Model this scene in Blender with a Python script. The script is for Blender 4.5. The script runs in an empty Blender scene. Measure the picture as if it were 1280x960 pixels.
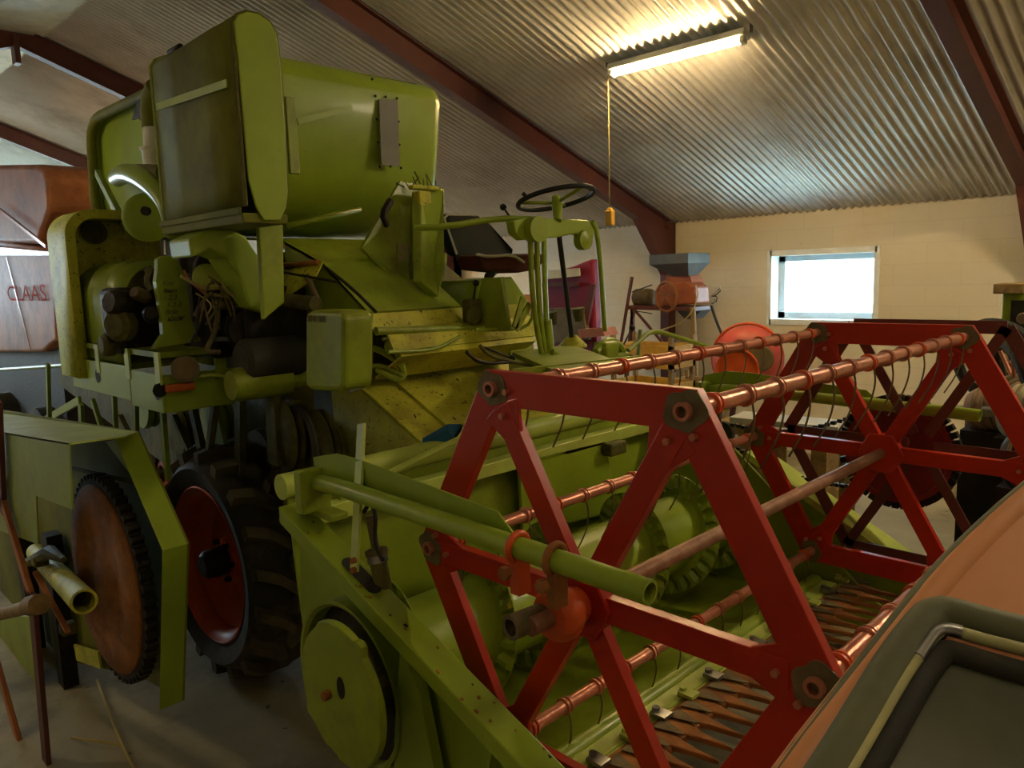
import bpy, bmesh, math, random
from mathutils import Vector, Matrix
random.seed(7)
C = bpy.context.scene.collection
PI = math.pi
# ---------------------------------------------------------------- camera
F, CX, CY, H = 958.0, 640.0, 480.0, 2.0
Yc = Vector((965, 164, -F)).normalized()
Xc = Vector((970, -105, F)).normalized()
Zc = Xc.cross(Yc).normalized()
Xc = Yc.cross(Zc)
M = Matrix((Xc, Yc, Zc))
CAM = Vector((0, 0, H))
cd = bpy.data.cameras.new('camera'); cam = bpy.data.objects.new('camera', cd); C.objects.link(cam)
cd.sensor_width = 36; cd.lens = F / 1280 * 36; cd.clip_start = 0.02
cam.matrix_world = Matrix.Translation(CAM) @ M.to_4x4()
S = bpy.context.scene
S.camera = cam
# ---------------------------------------------------------------- light and exposure
S.view_settings.view_transform = 'Standard'; S.view_settings.look = 'None'
S.view_settings.exposure = 1.5; S.view_settings.gamma = 1; S.view_settings.use_curve_mapping = False
wd = bpy.data.worlds.new('sky'); S.world = wd; wd.use_nodes = True
bg = wd.node_tree.nodes['Background']; bg.inputs[0].default_value = (0.66, 0.86, 1.0, 1); bg.inputs[1].default_value = 10.0
TUBE_VISIBLE = 85.0      # strength of the warm tube in the picture
TUBE_BACK = 55.0         # base strength of the unseen tubes, most of them added as fill
def portal(name, loc, rot, sx, sy):
    l = bpy.data.lights.new(name, 'AREA'); l.shape = 'RECTANGLE'; l.size = sx; l.size_y = sy
    l.cycles.is_portal = True
    o = bpy.data.objects.new(name, l); o.location = loc; o.rotation_euler = rot; C.objects.link(o)
portal('window_daylight', (-3.41, 8.3, 1.79), (-PI/2, 0, 0), 1.2, .8)
portal('gable_daylight', (-17.2, 3.0, 3.0), (0, -PI/2, 0), 2.4, 8.0)

def P(x, y, X=None, Y=None, Z=None, D=None, pl=None):
    """a point of the place read off the photograph, on a plane of the place"""
    d = M @ Vector((x - CX, -(y - CY), -F))
    if D is not None: return CAM + d * (D / F)
    if pl is not None: return CAM + d * ((pl[0] - CAM).dot(pl[1]) / d.dot(pl[1]))
    a, v = (0, X) if X is not None else ((1, Y) if Y is not None else (2, Z))
    return CAM + d * ((v - CAM[a]) / d[a])
def V(*a): return Vector(a)

# ---------------------------------------------------------------- materials
def s2l(c):
    c = c / 255.0
    return c / 12.92 if c <= .04045 else ((c + .055) / 1.055) ** 2.4
def col(r, g, b): return (s2l(r), s2l(g), s2l(b), 1)
def mat(name, rgb, rough=.5, metal=0, dirt_or_glow=None, amt=.5, scale=6, bump=.0, bscale=40, var=.12, coat=0, emis=None, es=0, spots=None, sscale=60, sth=.68):
    m = bpy.data.materials.new(name); m.use_nodes = True
    nt = m.node_tree; N = nt.nodes; L = nt.links; b = N['Principled BSDF']
    base = col(*rgb)
    b.inputs['Roughness'].default_value = rough; b.inputs['Metallic'].default_value = metal
    b.inputs['Specular IOR Level'].default_value = .32
    b.inputs['Coat Weight'].default_value = coat*.4; b.inputs['Coat Roughness'].default_value = .15
    tc = N.new('ShaderNodeTexCoord')
    n = N.new('ShaderNodeTexNoise'); n.inputs['Scale'].default_value = scale; n.inputs['Detail'].default_value = 8; n.inputs['Roughness'].default_value = .65
    L.new(tc.outputs['Object'], n.inputs['Vector'])
    r = N.new('ShaderNodeValToRGB'); r.color_ramp.elements[0].position = .35; r.color_ramp.elements[1].position = .75
    r.color_ramp.elements[0].color = tuple(x * (1 - var) for x in base[:3]) + (1,)
    r.color_ramp.elements[1].color = tuple(min(1, x * (1 + var)) for x in base[:3]) + (1,)
    L.new(n.outputs['Fac'], r.inputs['Fac'])
    out = r.outputs['Color']
    def over(out, colr, sc, lo, hi, a, det=10):
        n2 = N.new('ShaderNodeTexNoise'); n2.inputs['Scale'].default_value = sc; n2.inputs['Detail'].default_value = det; n2.inputs['Roughness'].default_value = .7
        L.new(tc.outputs['Object'], n2.inputs['Vector'])
        mr = N.new('ShaderNodeMapRange'); mr.inputs[1].default_value = lo; mr.inputs[2].default_value = hi; mr.inputs[4].default_value = a
        L.new(n2.outputs['Fac'], mr.inputs[0])
        mx = N.new('ShaderNodeMix'); mx.data_type = 'RGBA'
        L.new(mr.outputs[0], mx.inputs[0]); L.new(out, mx.inputs[6]); mx.inputs[7].default_value = colr
        return mx.outputs[2], mr.outputs[0]
    if dirt_or_glow: out, f1 = over(out, col(*dirt_or_glow), scale * .6, .48, .66, amt)
    if spots: out, f2 = over(out, col(*spots), sscale, sth, sth + .04, .9, 3)
    L.new(out, b.inputs['Base Color'])
    if bump:
        n3 = N.new('ShaderNodeTexNoise'); n3.inputs['Scale'].default_value = bscale; n3.inputs['Detail'].default_value = 6
        L.new(tc.outputs['Object'], n3.inputs['Vector'])
        bp = N.new('ShaderNodeBump'); bp.inputs['Strength'].default_value = bump; bp.inputs['Distance'].default_value = .02
        L.new(n3.outputs['Fac'], bp.inputs['Height']); L.new(bp.outputs[0], b.inputs['Normal'])
    if emis:
        b.inputs['Emission Color'].default_value = tuple(emis) + (1,); b.inputs['Emission Strength'].default_value = es
    return m
G = dict(
 green=mat('lime_paint', (136, 154, 36), .42, 0, (106, 98, 34), .6, 5, .10, 14, .14, .15, spots=(60, 48, 20), sscale=70, sth=.70),
 green2=mat('lime_paint_clean', (140, 162, 42), .38, 0, (132, 132, 34), .3, 4, .05, 9, .1, .3, spots=(66, 50, 24), sscale=50, sth=.73),
 olive=mat('olive_cover_paint', (112, 114, 24), .72, 0, (76, 70, 22), .7, 3, .15, 8, .18),
 pale=mat('pale_lime_paint', (176, 192, 88), .42, 0, (150, 140, 70), .5, 6, .05, 20, .1, spots=(90, 60, 30), sscale=40, sth=.68),
 dusty=mat('dusty_lime_paint', (190, 188, 58), .6, 0, (112, 92, 44), .6, 7, .2, 40, .15, spots=(52, 40, 22), sscale=55, sth=.62),
 mud=mat('muddy_green_metal', (92, 88, 30), .7, 0, (48, 38, 20), .8, 9, .3, 30, .25),
 red=mat('reel_red_paint', (176, 36, 14), .33, 0, (140, 26, 14), .5, 4, .04, 10, .1, .2, spots=(90, 60, 50), sscale=26, sth=.74),
 wornred=mat('worn_reel_red', (188, 122, 96), .28, .3, (160, 78, 54), .55, 14, .08, 40, .15),
 grime=mat('greasy_grey', (112, 98, 68), .6, .1, (70, 50, 34), .6, 12, .2, 60, .2),
 dark=mat('dark_oily_metal', (34, 30, 22), .55, .3, (62, 50, 32), .6, 9, .25, 40, .3),
 black=mat('black_rubber', (48, 47, 42), .75, 0, (74, 66, 44), .5, 5, .1, 50, .2),
 tyre=mat('tyre_rubber', (52, 50, 44), .8, 0, (104, 92, 62), .75, 4, .2, 60, .2),
 rim=mat('orange_red_rim', (204, 84, 36), .42, 0, (150, 60, 30), .5, 5, .05, 12, .15, .1),
 rustd=mat('rusty_disc', (150, 96, 44), .75, 0, (104, 60, 30), .8, 8, .25, 40, .3),
 rustp=mat('rusty_tube', (150, 108, 84), .5, .2, (110, 66, 44), .7, 18, .1, 60, .2),
 orange=mat('faded_orange_paint', (206, 138, 92), .38, 0, (184, 110, 66), .5, 2.5, .03, 10, .08, .35),
 orust=mat('rusty_orange_sheet', (180, 112, 66), .6, 0, (112, 58, 28), .75, 3, .15, 20, .2),
 chrome=mat('tarnished_metal', (150, 150, 150), .28, .9, (100, 90, 80), .4, 12, .05, 30, .2),
 white=mat('white_enamel', (214, 212, 196), .6, 0, (170, 160, 140), .4, 7),
 steel=mat('galvanised_grey', (96, 100, 100), .5, .3, (86, 90, 92), .6, 6, .05, 20, .15),
 millred=mat('mill_orange_paint', (158, 88, 50), .5, 0, (110, 60, 44), .6, 9, .1, 30, .2),
 crimson=mat('crimson_paint', (128, 30, 56), .5, 0, (116, 34, 58), .6, 4, .05, 20, .15),
 brownred=mat('red_oxide_steel', (100, 58, 50), .5, 0, (84, 38, 34), .6, 3, .05, 20, .15),
 rope=mat('pale_cable', (176, 160, 104), .7, 0, None, 0, 9),
 wood=mat('old_timber', (150, 122, 76), .8, 0, (96, 78, 50), .6, 14, .3, 60, .2),
 straw=mat('dry_straw', (190, 170, 96), .8),
 glassy=mat('dusty_glass', (70, 74, 54), .25, 0, (92, 92, 64), .5, 3, .02, 10, .2, .4),
 seal=mat('grey_rubber_seal', (96, 98, 70), .6, 0, (72, 72, 52), .5, 7, .05, 30, .1),
 blue=mat('blue_paint', (40, 100, 150), .5, 0, (30, 60, 90), .5, 9),
 amber=mat('faded_orange_lens', (196, 96, 40), .35, 0, (150, 80, 40), .5, 9),
 lens=mat('dusty_lamp_glass', (122, 104, 70), .25, 0, (90, 76, 50), .6, 9),
 yellow=mat('ochre_crate', (206, 160, 60), .7, 0, (140, 110, 60), .6, 9),
 mesh=mat('grey_card', (176, 176, 164), .8),
)
def tube_mat(s):
    return mat('lit_tube_%d' % int(s), (255, 236, 190), .5, emis=(1, .70, .32) if s == TUBE_VISIBLE else (1, .80, .50), es=s)

# ---------------------------------------------------------------- mesh helpers
class MB:
    def __init__(s): s.bm = bmesh.new()
    def hexa(s, lo, hi, R=None, c=None):
        pts = [V(x, y, z) for x in (lo[0], hi[0]) for y in (lo[1], hi[1]) for z in (lo[2], hi[2])]
        if R is not None: pts = [R @ (p - c) + c for p in pts]
        v = [s.bm.verts.new(p) for p in pts]
        for f in ((0,1,3,2),(4,6,7,5),(0,4,5,1),(2,3,7,6),(0,2,6,4),(1,5,7,3)): s.bm.faces.new([v[i] for i in f])
        return s
    def box(s, c, size, R=None):
        c = V(*c); h = V(*size) / 2
        return s.hexa(c - h, c + h, R, c)
    def slab(s, pts, vec):
        vec = V(*vec); a = [s.bm.verts.new(p) for p in pts]; b = [s.bm.verts.new(p + vec) for p in pts]
        s.bm.faces.new(a); s.bm.faces.new(list(reversed(b)))
        n = len(a)
        for i in range(n): s.bm.faces.new([a[i], b[i], b[(i+1) % n], a[(i+1) % n]])
        return s
    def bar(s, p0, p1, w, t, up):
        """flat bar from p0 to p1: w across, t along up"""
        d = (p1 - p0).normalized(); up = V(*up); side = d.cross(up).normalized(); up = side.cross(d).normalized()
        return s.slab([p0 + side*w/2 - up*t/2, p0 - side*w/2 - up*t/2, p1 - side*w/2 - up*t/2, p1 + side*w/2 - up*t/2], up * t)
    def tube(s, pts, r, n=10, cap=True, smooth=0, closed=False):
        pts = [V(*p) for p in pts]
        for _ in range(smooth):
            q = [pts[0]]
            for a, b in zip(pts, pts[1:]): q += [a*.75 + b*.25, a*.25 + b*.75]
            q.append(pts[-1]); pts = q
        rs = r if isinstance(r, (list, tuple)) else [r] * len(pts)
        if len(rs) != len(pts): rs = [rs[0] + (rs[-1]-rs[0]) * i / (len(pts)-1) for i in range(len(pts))]
        rings = []; prev = None
        for i, p in enumerate(pts):
            if closed: t = (pts[(i+1) % len(pts)] - pts[i-1]).normalized()
            else: t = (pts[min(i+1, len(pts)-1)] - pts[max(i-1, 0)]).normalized()
            if prev is None:
                a = Vector((0, 0, 1)) if abs(t.z) < .9 else Vector((1, 0, 0)); prev = t.cross(a).normalized()
            u = (prev - t * prev.dot(t)).normalized(); prev = u; w = t.cross(u)
            rings.append([s.bm.verts.new(p + (u*math.cos(2*PI*k/n) + w*math.sin(2*PI*k/n)) * rs[i]) for k in range(n)])
        m = len(rings)
        for i in range(m if closed else m - 1):
            A, B = rings[i], rings[(i+1) % m]
            for k in range(n): 
                f = s.bm.faces.new([A[k], A[(k+1) % n], B[(k+1) % n], B[k]]); f.smooth = True
        if cap and not closed: s.bm.faces.new(list(reversed(rings[0]))); s.bm.faces.new(rings[-1])
        return s
    def pipe(s, p0, p1, ro, ri, n=16):
        """open ended pipe"""
        return s.lathe([(0, ri), (0, ro), ((p1-p0).length, ro), ((p1-p0).length, ri), (0, ri)], p0, p1 - p0, n)
    def lathe(s, prof, c, ax, n=32, a0=0, a1=2*PI):
        """prof: (along axis, radius) list"""
        c = V(*c); ax = V(*ax).normalized(); a = Vector((0, 0, 1)) if abs(ax.z) < .9 else Vector((1, 0, 0))
        u = ax.cross(a).normalized(); w = ax.cross(u); full = abs(a1 - a0 - 2*PI) < 1e-6
        m = n if full else n + 1; rings = []
        for k in range(m):
            t = a0 + (a1-a0) * k / n
            rings.append([s.bm.verts.new(c + ax*h + (u*math.cos(t) + w*math.sin(t)) * max(r, 1e-5)) for h, r in prof])
        for k in range(n):
            A, B = rings[k], rings[(k+1) % m]
            for i in range(len(prof)-1):
                f = s.bm.faces.new([A[i], A[i+1], B[i+1], B[i]]); f.smooth = True
        return s
    def torus(s, c, ax, R, r, n=40, m=8):
        return s.lathe([(r*math.cos(2*PI*i/m), R + r*math.sin(2*PI*i/m)) for i in range(m+1)], c, ax, n)
    def sheet(s, rows, thick=None, smooth=True):
        g = [[s.bm.verts.new(p) for p in row] for row in rows]
        for a, b in zip(g, g[1:]):
            for i in range(len(a)-1):
                f = s.bm.faces.new([a[i], a[i+1], b[i+1], b[i]]); f.smooth = smooth
        return s
    def build(s, name, m, parent=None, bevel=0, solid=0, seg=2, kind=None):
        bmesh.ops.remove_doubles(s.bm, verts=s.bm.verts, dist=1e-5)
        bmesh.ops.recalc_face_normals(s.bm, faces=s.bm.faces)
        for e in s.bm.edges:
            if len(e.link_faces) == 2 and e.calc_face_angle(0) > .75: e.smooth = False
        me = bpy.data.meshes.new(name)
        if parent is not None:
            w = Vector((0, 0, 0)); q = parent
            while q is not None: w += q.location; q = q.parent
            bmesh.ops.translate(s.bm, verts=s.bm.verts, vec=-w)
        s.bm.to_mesh(me); s.bm.free()
        o = bpy.data.objects.new(name, me); C.objects.link(o); me.materials.append(G[m] if isinstance(m, str) else m)
        if parent is not None: o.parent = parent
        if solid: md = o.modifiers.new('solid', 'SOLIDIFY'); md.thickness = solid; md.offset = 0
        if bevel:
            md = o.modifiers.new('bevel', 'BEVEL'); md.width = bevel; md.segments = seg; md.limit_method = 'ANGLE'; md.angle_limit = math.radians(40)
        if kind: o['kind'] = kind
        return o
def tag(o, label, cat, group=None):
    o['label'] = label; o['category'] = cat
    if group: o['group'] = group
    return o
def thing(name, label, cat, loc, group=None):
    o = bpy.data.objects.new(name, None); o.empty_display_size = .1; C.objects.link(o); o.location = loc
    return tag(o, label, cat, group)
def dup(root, off, label=None, group=None):
    r = root.copy(); C.objects.link(r); r.location = root.location + V(*off)
    if label: r['label'] = label
    if group: r['group'] = group
    for ch in list(root.children):
        c = ch.copy(); C.objects.link(c); c.parent = r
        for g in list(ch.children):
            d = g.copy(); C.objects.link(d); d.parent = c
    return r
def text(name, s, size, m, parent, loc, xdir, ydir, ex=.002, shear=0, xs=1):
    cu = bpy.data.curves.new(name, 'FONT'); cu.body = s; cu.size = size; cu.extrude = ex; cu.shear = shear
    t = bpy.data.objects.new(name, cu); C.objects.link(t)
    me = bpy.data.meshes.new_from_object(t.evaluated_get(bpy.context.evaluated_depsgraph_get()))
    bpy.data.objects.remove(t)
    x = V(*xdir).normalized(); z = x.cross(V(*ydir)).normalized(); y = z.cross(x)
    R = Matrix((x, y, z)).transposed().to_4x4(); w = Vector((0, 0, 0)); q = parent
    while q is not None: w += q.location; q = q.parent
    me.transform(Matrix.Translation(V(*loc) - w) @ R @ Matrix.Diagonal((xs, 1, 1, 1)))
    me.materials.clear(); me.materials.append(G[m])
    o = bpy.data.objects.new(name, me); C.objects.link(o)
    if parent: o.parent = parent
    return o

# ================================================================ SETTING
XL, XR, YW, YN = -17.0, 3.2, 8.0, -3.6
EZ, SL, YR = 2.58, .36, 2.25
RZ = EZ + SL * (YW - YR)
def roofz(y): return RZ - SL * abs(y - YR)
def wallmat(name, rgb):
    m = mat(name, rgb, .85, 0, (214, 184, 124), .6, .9, .25, 12, .06, spots=(120, 104, 80), sscale=9, sth=.70)  # broad yellow noise patches put warm lamplight into the wall colour
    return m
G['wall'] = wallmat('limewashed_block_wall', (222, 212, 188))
nt = G['wall'].node_tree; N = nt.nodes; L = nt.links; b = N['Principled BSDF']
tc = [n for n in N if n.type == 'TEX_COORD'][0]
mp = N.new('ShaderNodeMapping'); mp.inputs['Rotation'].default_value = (PI/2, 0, 0)
L.new(tc.outputs['Object'], mp.inputs[0])
br = N.new('ShaderNodeTexBrick'); br.inputs['Scale'].default_value = 1; br.inputs['Brick Width'].default_value = .6; br.inputs['Row Height'].default_value = .2; br.inputs['Mortar Size'].default_value = .006
br.inputs['Color1'].default_value = (1, 1, 1, 1); br.inputs['Color2'].default_value = (.95, .95, .95, 1); br.inputs['Mortar'].default_value = (.82, .82, .82, 1)
L.new(mp.outputs[0], br.inputs[0])
old = b.inputs['Base Color'].links[0].from_socket
mx = N.new('ShaderNodeMix'); mx.data_type = 'RGBA'; mx.blend_type = 'MULTIPLY'; mx.inputs[0].default_value = .35
L.new(old, mx.inputs[6]); L.new(br.outputs[0], mx.inputs[7]); L.new(mx.outputs[2], b.inputs['Base Color'])

def struct(mb, name, m, **k): return mb.build(name, m, kind='structure', **k)
WX0, WX1, WZ0, WZ1 = -3.97, -2.85, 1.42, 2.16
def wall_with_holes(y0, y1, top, holes, name):
    w = MB(); xs = [XL] + [q for h in holes for q in h[:2]] + [XR]
    for i in range(0, len(xs), 2): w.hexa(V(xs[i], y0, 0), V(xs[i+1], y1, top))
    for a, b2, c, d in holes: w.hexa(V(a, y0, 0), V(b2, y1, c)); w.hexa(V(a, y0, d), V(b2, y1, top))
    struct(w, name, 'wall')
HW = [(-10.25, -9.1, WZ0, WZ1), (WX0, WX1, WZ0, WZ1)]
HB = [(-15.2, -13.8, 1.1, 2.0)]  # unseen window added in the wall behind for cool fill light
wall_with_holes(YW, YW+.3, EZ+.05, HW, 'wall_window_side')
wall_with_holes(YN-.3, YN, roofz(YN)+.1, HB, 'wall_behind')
portal('window_daylight', (-9.68, 8.3, 1.79), (-PI/2, 0, 0), 1.2, .8)
for h_ in HB: portal('window_daylight', ((h_[0]+h_[1])/2, YN-.3, 1.55), (PI/2, 0, 0), 1.9, 1.0)
def plain_frame(h, y, name):
    f = MB(); x0, x1, z0, z1 = h
    f.hexa(V(x0, y, z0), V(x1, y+.05, z0+.06)); f.hexa(V(x0, y, z1-.06), V(x1, y+.05, z1))
    f.hexa(V(x0, y, z0), V(x0+.06, y+.05, z1)); f.hexa(V(x1-.06, y, z0), V(x1, y+.05, z1)); f.hexa(V((x0+x1)/2-.02, y, z0), V((x0+x1)/2+.02, y+.05, z1))
    struct(f, name, 'white')
plain_frame(HW[0], YW+.18, 'window_3'); plain_frame(HB[0], YN-.2, 'window_fill')

def gable(x0, x1, hole=None):
    g = MB()
    prof = [(YN, 0), (YW, 0), (YW, EZ), (YR, RZ), (YN, roofz(YN))]
    if hole is None: g.slab([V(x0, y, z) for y, z in prof], (x1-x0, 0, 0))
    else:
        y0, y1, z0, z1 = hole
        g.hexa(V(x0, YN, 0), V(x1, YW, z0))
        g.slab([V(x0, YN, z0), V(x0, y0, z0), V(x0, y0, roofz(y0)), V(x0, YN, roofz(YN))], (x1-x0, 0, 0))
        g.slab([V(x0, y1, z0), V(x0, YW, z0), V(x0, YW, EZ), V(x0, y1, roofz(y1))], (x1-x0, 0, 0))
        g.slab([V(x0, y0, z1), V(x0, YR, z1), V(x0, y1, z1), V(x0, y1, max(z1+.01, roofz(y1))), V(x0, YR, RZ), V(x0, y0, max(z1+.01, roofz(y0)))], (x1-x0, 0, 0))
    return g
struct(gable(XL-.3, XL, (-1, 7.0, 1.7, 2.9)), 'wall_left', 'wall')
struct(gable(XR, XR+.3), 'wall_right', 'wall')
# gable window strip
f = MB()
for y in (-1, 1, 3, 5, 7): f.box((XL-.15, y, 2.3), (.08, .08, 1.2))
f.box((XL-.15, 3, 1.73), (.08, 8, .06)); f.box((XL-.15, 3, 2.87), (.08, 8, .06))
struct(f, 'window_2', 'white')
# floor
G['floor'] = mat('worn_concrete_floor', (168, 156, 122), .8, 0, (84, 74, 52), .85, 1.3, .2, 25, .18, spots=(70, 60, 40), sscale=12, sth=.68)
struct(MB().hexa(V(XL, YN, -.2), V(XR, YW, 0)), 'floor', 'floor')
struct(MB().hexa(V(-30, -20, -.4), V(20, 40, -.25)), 'trim_2', mat('outside_ground', (150, 160, 150), .9))
# corrugated ceiling
G['lug'] = mat('muddy_tyre_lugs', (92, 84, 62), .85, 0, (60, 54, 42), .7, 7, .2, 60, .2)
G['insert'] = mat('aged_seal_insert', (186, 182, 128), .45, 0, (140, 140, 96), .5, 9)
G['letter'] = mat('faded_red_lettering', (196, 70, 50), .95)
G['zinc'] = mat('corrugated_zinc', (204, 202, 200), .40, .45, (118, 112, 104), .5, 1.5, .04, 30, .12)
def corr(y0, y1, name, m='zinc', rows=12):
    pitch = .076; n = int((XR - XL) / pitch * 8); R = []
    for j in range(rows + 1):
        y = y0 + (y1-y0)*j/rows
        lap = 0
        R.append([V(XL + (XR-XL)*i/n, y, roofz(y) + .013*math.sin(2*PI*i/8)) for i in range(n+1)])
    o = MB().sheet(R); return struct(o, name, m)
corr(YW+.1, 5.3, 'ceiling_window_slope_low'); 
def corr2(y0, y1, name, dz):
    pitch = .076; n = int((XR - XL) / pitch * 8); R = []
    for j in range(9):
        y = y0 + (y1-y0)*j/8
        R.append([V(XL + (XR-XL)*i/n, y, roofz(y) + dz + .013*math.sin(2*PI*i/8)) for i in range(n+1)])
    return struct(MB().sheet(R), name, 'zinc')
corr2(5.42, YR, 'ceiling_window_slope_high', -.004)
corr2(YR, YN-.1, 'ceiling_behind_slope', 0)
# roof outside skin keeps the sky out
struct(MB().slab([V(XL-.4, YR, RZ+.16), V(XL-.4, YW+.4, EZ+.02), V(XR+.4, YW+.4, EZ+.02), V(XR+.4, YR, RZ+.16)], (0, 0, .05)), 'ceiling_outer_window_side', 'steel')
struct(MB().slab([V(XL-.4, YR, RZ+.16), V(XL-.4, YN-.4, roofz(YN)+.02), V(XR+.4, YN-.4, roofz(YN)+.02), V(XR+.4, YR, RZ+.16)], (0, 0, .05)), 'ceiling_outer_behind', 'steel')
# white ridge lining
struct(MB().slab([V(XL, YR+.28, RZ-.10), V(XL, YR-.28, RZ-.10), V(XR, YR-.28, RZ-.10), V(XR, YR+.28, RZ-.10)], (0, 0, -.004)), 'trim_1', 'white')
# portal frames (rafter + post), each one a steel I section
def rafter(x, name):
    r = MB(); d = .035
    for ya, yb in ((YW-.12, YR), (YR, YN)):
        za, zb = roofz(ya)-.03, roofz(yb)-.03
        h = .20
        r.slab([V(x-.006, ya, za), V(x-.006, yb, zb), V(x-.006, yb, zb-h), V(x-.006, ya, za-h)], (.012, 0, 0))
        r.slab([V(x-.06, ya, za), V(x-.06, yb, zb), V(x+.06, yb, zb), V(x+.06, ya, za)], (0, 0, -.012))
        r.slab([V(x-.06, ya, za-h), V(x-.06, yb, zb-h), V(x+.06, yb, zb-h), V(x+.06, ya, za-h)], (0, 0, -.012))
    # haunch and post
    zt = roofz(YW-.12)-.05
    r.slab([V(x-.06, YW-.75, roofz(YW-.75)-.22), V(x-.06, YW-.02, roofz(YW-.02)-.14), V(x-.06, YW-.02, zt-.62), V(x-.06, YW-.16, zt-.62)], (.12, 0, 0))
    r.hexa(V(x-.06, YW-.17, 0), V(x+.06, YW-.02, zt))
    r.box((x, YR, RZ-.28), (.14, .05, .26))
    struct(r, name, 'brownred', bevel=.004)
for i, x in enumerate((-1.5, -5.22, -9.1, -13.1)): rafter(x, 'trim_%d' % (i+3))
# window frame, pane, reveal
f = MB()
for a, b2 in ((V(WX0, YW-.01, WZ0-.03), V(WX1, YW+.28, WZ0+.03)), (V(WX0, YW-.01, WZ1-.03), V(WX1, YW+.28, WZ1+.03)),
              (V(WX0-.03, YW-.01, WZ0-.03), V(WX0+.02, YW+.28, WZ1+.03)), (V(WX1-.02, YW-.01, WZ0-.03), V(WX1+.03, YW+.28, WZ1+.03))): f.hexa(a, b2)
G['winwhite'] = mat('white_window_paint', (236, 240, 238), .5)
win = struct(f, 'window_1', 'winwhite')
f = MB()
for a, b2 in ((V(WX0+.02, YW+.17, WZ0+.03), V(WX1-.02, YW+.21, WZ0+.10)), (V(WX0+.02, YW+.17, WZ1-.09), V(WX1-.02, YW+.21, WZ1-.03)),
              (V(WX0+.02, YW+.17, WZ0+.03), V(WX0+.09, YW+.21, WZ1-.03)), (V(WX1-.09, YW+.17, WZ0+.03), V(WX1-.02, YW+.21, WZ1-.03))): f.hexa(a, b2)
f.build('window_sash', mat('grey_window_sash', (176, 186, 190), .5), win)
gm = bpy.data.materials.new('thin_window_glass'); gm.use_nodes = True
N = gm.node_tree.nodes; L = gm.node_tree.links; N.remove(N['Principled BSDF'])
tr = N.new('ShaderNodeBsdfTransparent'); tr.inputs[0].default_value = (.93, .97, .98, 1); gl = N.new('ShaderNodeBsdfGlossy'); gl.inputs[1].default_value = .05
ms = N.new('ShaderNodeMixShader'); ms.inputs[0].default_value = .07; L.new(tr.outputs[0], ms.inputs[1]); L.new(gl.outputs[0], ms.inputs[2]); L.new(ms.outputs[0], N['Material Output'].inputs[0])
MB().hexa(V(WX0+.08, YW+.187, WZ0+.09), V(WX1-.08, YW+.191, WZ1-.08)).build('pane', gm, win)
# pale house outside the window
hb = thing('house', 'pale house seen faintly through the bright window', 'house', (-7, 20, -.25))
MB().hexa(V(-13, 20, -.2), V(-6.3, 24, 3.0)).build('wall', mat('pale_render', (226, 236, 236), .9), hb)
MB().slab([V(-13.3, 19.7, 3.0), V(-6.1, 19.7, 3.0), V(-6.1, 22, 4.1), V(-13.3, 22, 4.1)], (0, 0, .1)).build('roof', mat('pale_roof', (190, 208, 214), .9), hb)
for x in (-11.5, -9.6, -8.0):
    MB().hexa(V(x, 19.96, 1.0), V(x+.9, 20.0, 2.1)).build('window', mat('pale_shutter', (196, 220, 222), .8), hb)

# ================================================================ LAMPS
def lamp(x0, x1, y, name, label, s, group=None):
    z = roofz(y)
    t = thing(name, label, 'ceiling light', ((x0+x1)/2, y, z-.02), group)
    Rm = Matrix.Rotation(-math.atan(SL) if y > YR else math.atan(SL), 3, 'X')
    c = V((x0+x1)/2, y, z-.06)
    b = MB(); b.box(c, (x1-x0, .10, .05), Rm); b.build('housing', 'white', t, bevel=.006)
    dn = Rm @ V(0, 0, -1)
    MB().tube([c + dn*.045 + V(-(x1-x0)/2+.04, 0, 0), c + dn*.045 + V((x1-x0)/2-.04, 0, 0)], .019, 12).build('tube', tube_mat(s), t)
    for k in (-1, 1):
        MB().box(c + dn*.035 + V(k*((x1-x0)/2-.02), 0, 0), (.035, .06, .06), Rm).build('socket', 'white', t, bevel=.004)
        MB().tube([c + V(k*((x1-x0)/2+.03), 0, .0), c + V(k*((x1-x0)/2+.03), 0, .07)], .012, 8).build('bracket', 'steel', t)
    return t
lt = lamp(-3.86, -2.70, 5.05, 'fluorescent_lamp', 'lit fluorescent tube lamp glowing warm on the corrugated ceiling', TUBE_VISIBLE)
for i, (xa, y) in enumerate(((-6.6, -1.2), (-1.6, -1.4), (-10.5, 5.0), (-.15, 5.05), (-.15, 1.2))):  # all after the first are added, out-of-view tubes that brighten the hall
    lamp(xa, xa+1.2, y, 'fluorescent_lamp', ['lit fluorescent tube lamp behind the harvester engine', 'added fill tube lamp behind the viewer', 'added unseen tube lamp deep in the hall', 'added fill tube lamp right of the visible one', 'added fill tube lamp above the viewer'][i], TUBE_BACK * (.85, .10, 1.9, 2.5, .3)[i])
# pull cord with socket
cy = 5.0
pc = thing('hanging_cord', 'thin cord with a yellowish plug block hanging from the lamp', 'cord', V(-3.885, 5.05, P(756, 262, Y=5.05).z))
top = V(-3.885, 5.05, roofz(5.05)-.05); bot = V(top.x, top.y, P(756, 262, Y=5.05).z)
MB().tube([top, bot], .005, 6).build('cord', 'rope', pc)
MB().box(bot + V(0, 0, -.07), (.07, .05, .12)).box(bot + V(0, 0, -.02), (.045, .03, .06)).build('plug_block', 'yellow', pc, bevel=.008)

# ================================================================ COMBINE HARVESTER
cb = thing('combine_harvester', 'old lime green combine harvester with a raised header and big red reel', 'combine harvester', (-3.7, 2.24, 0))
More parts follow.
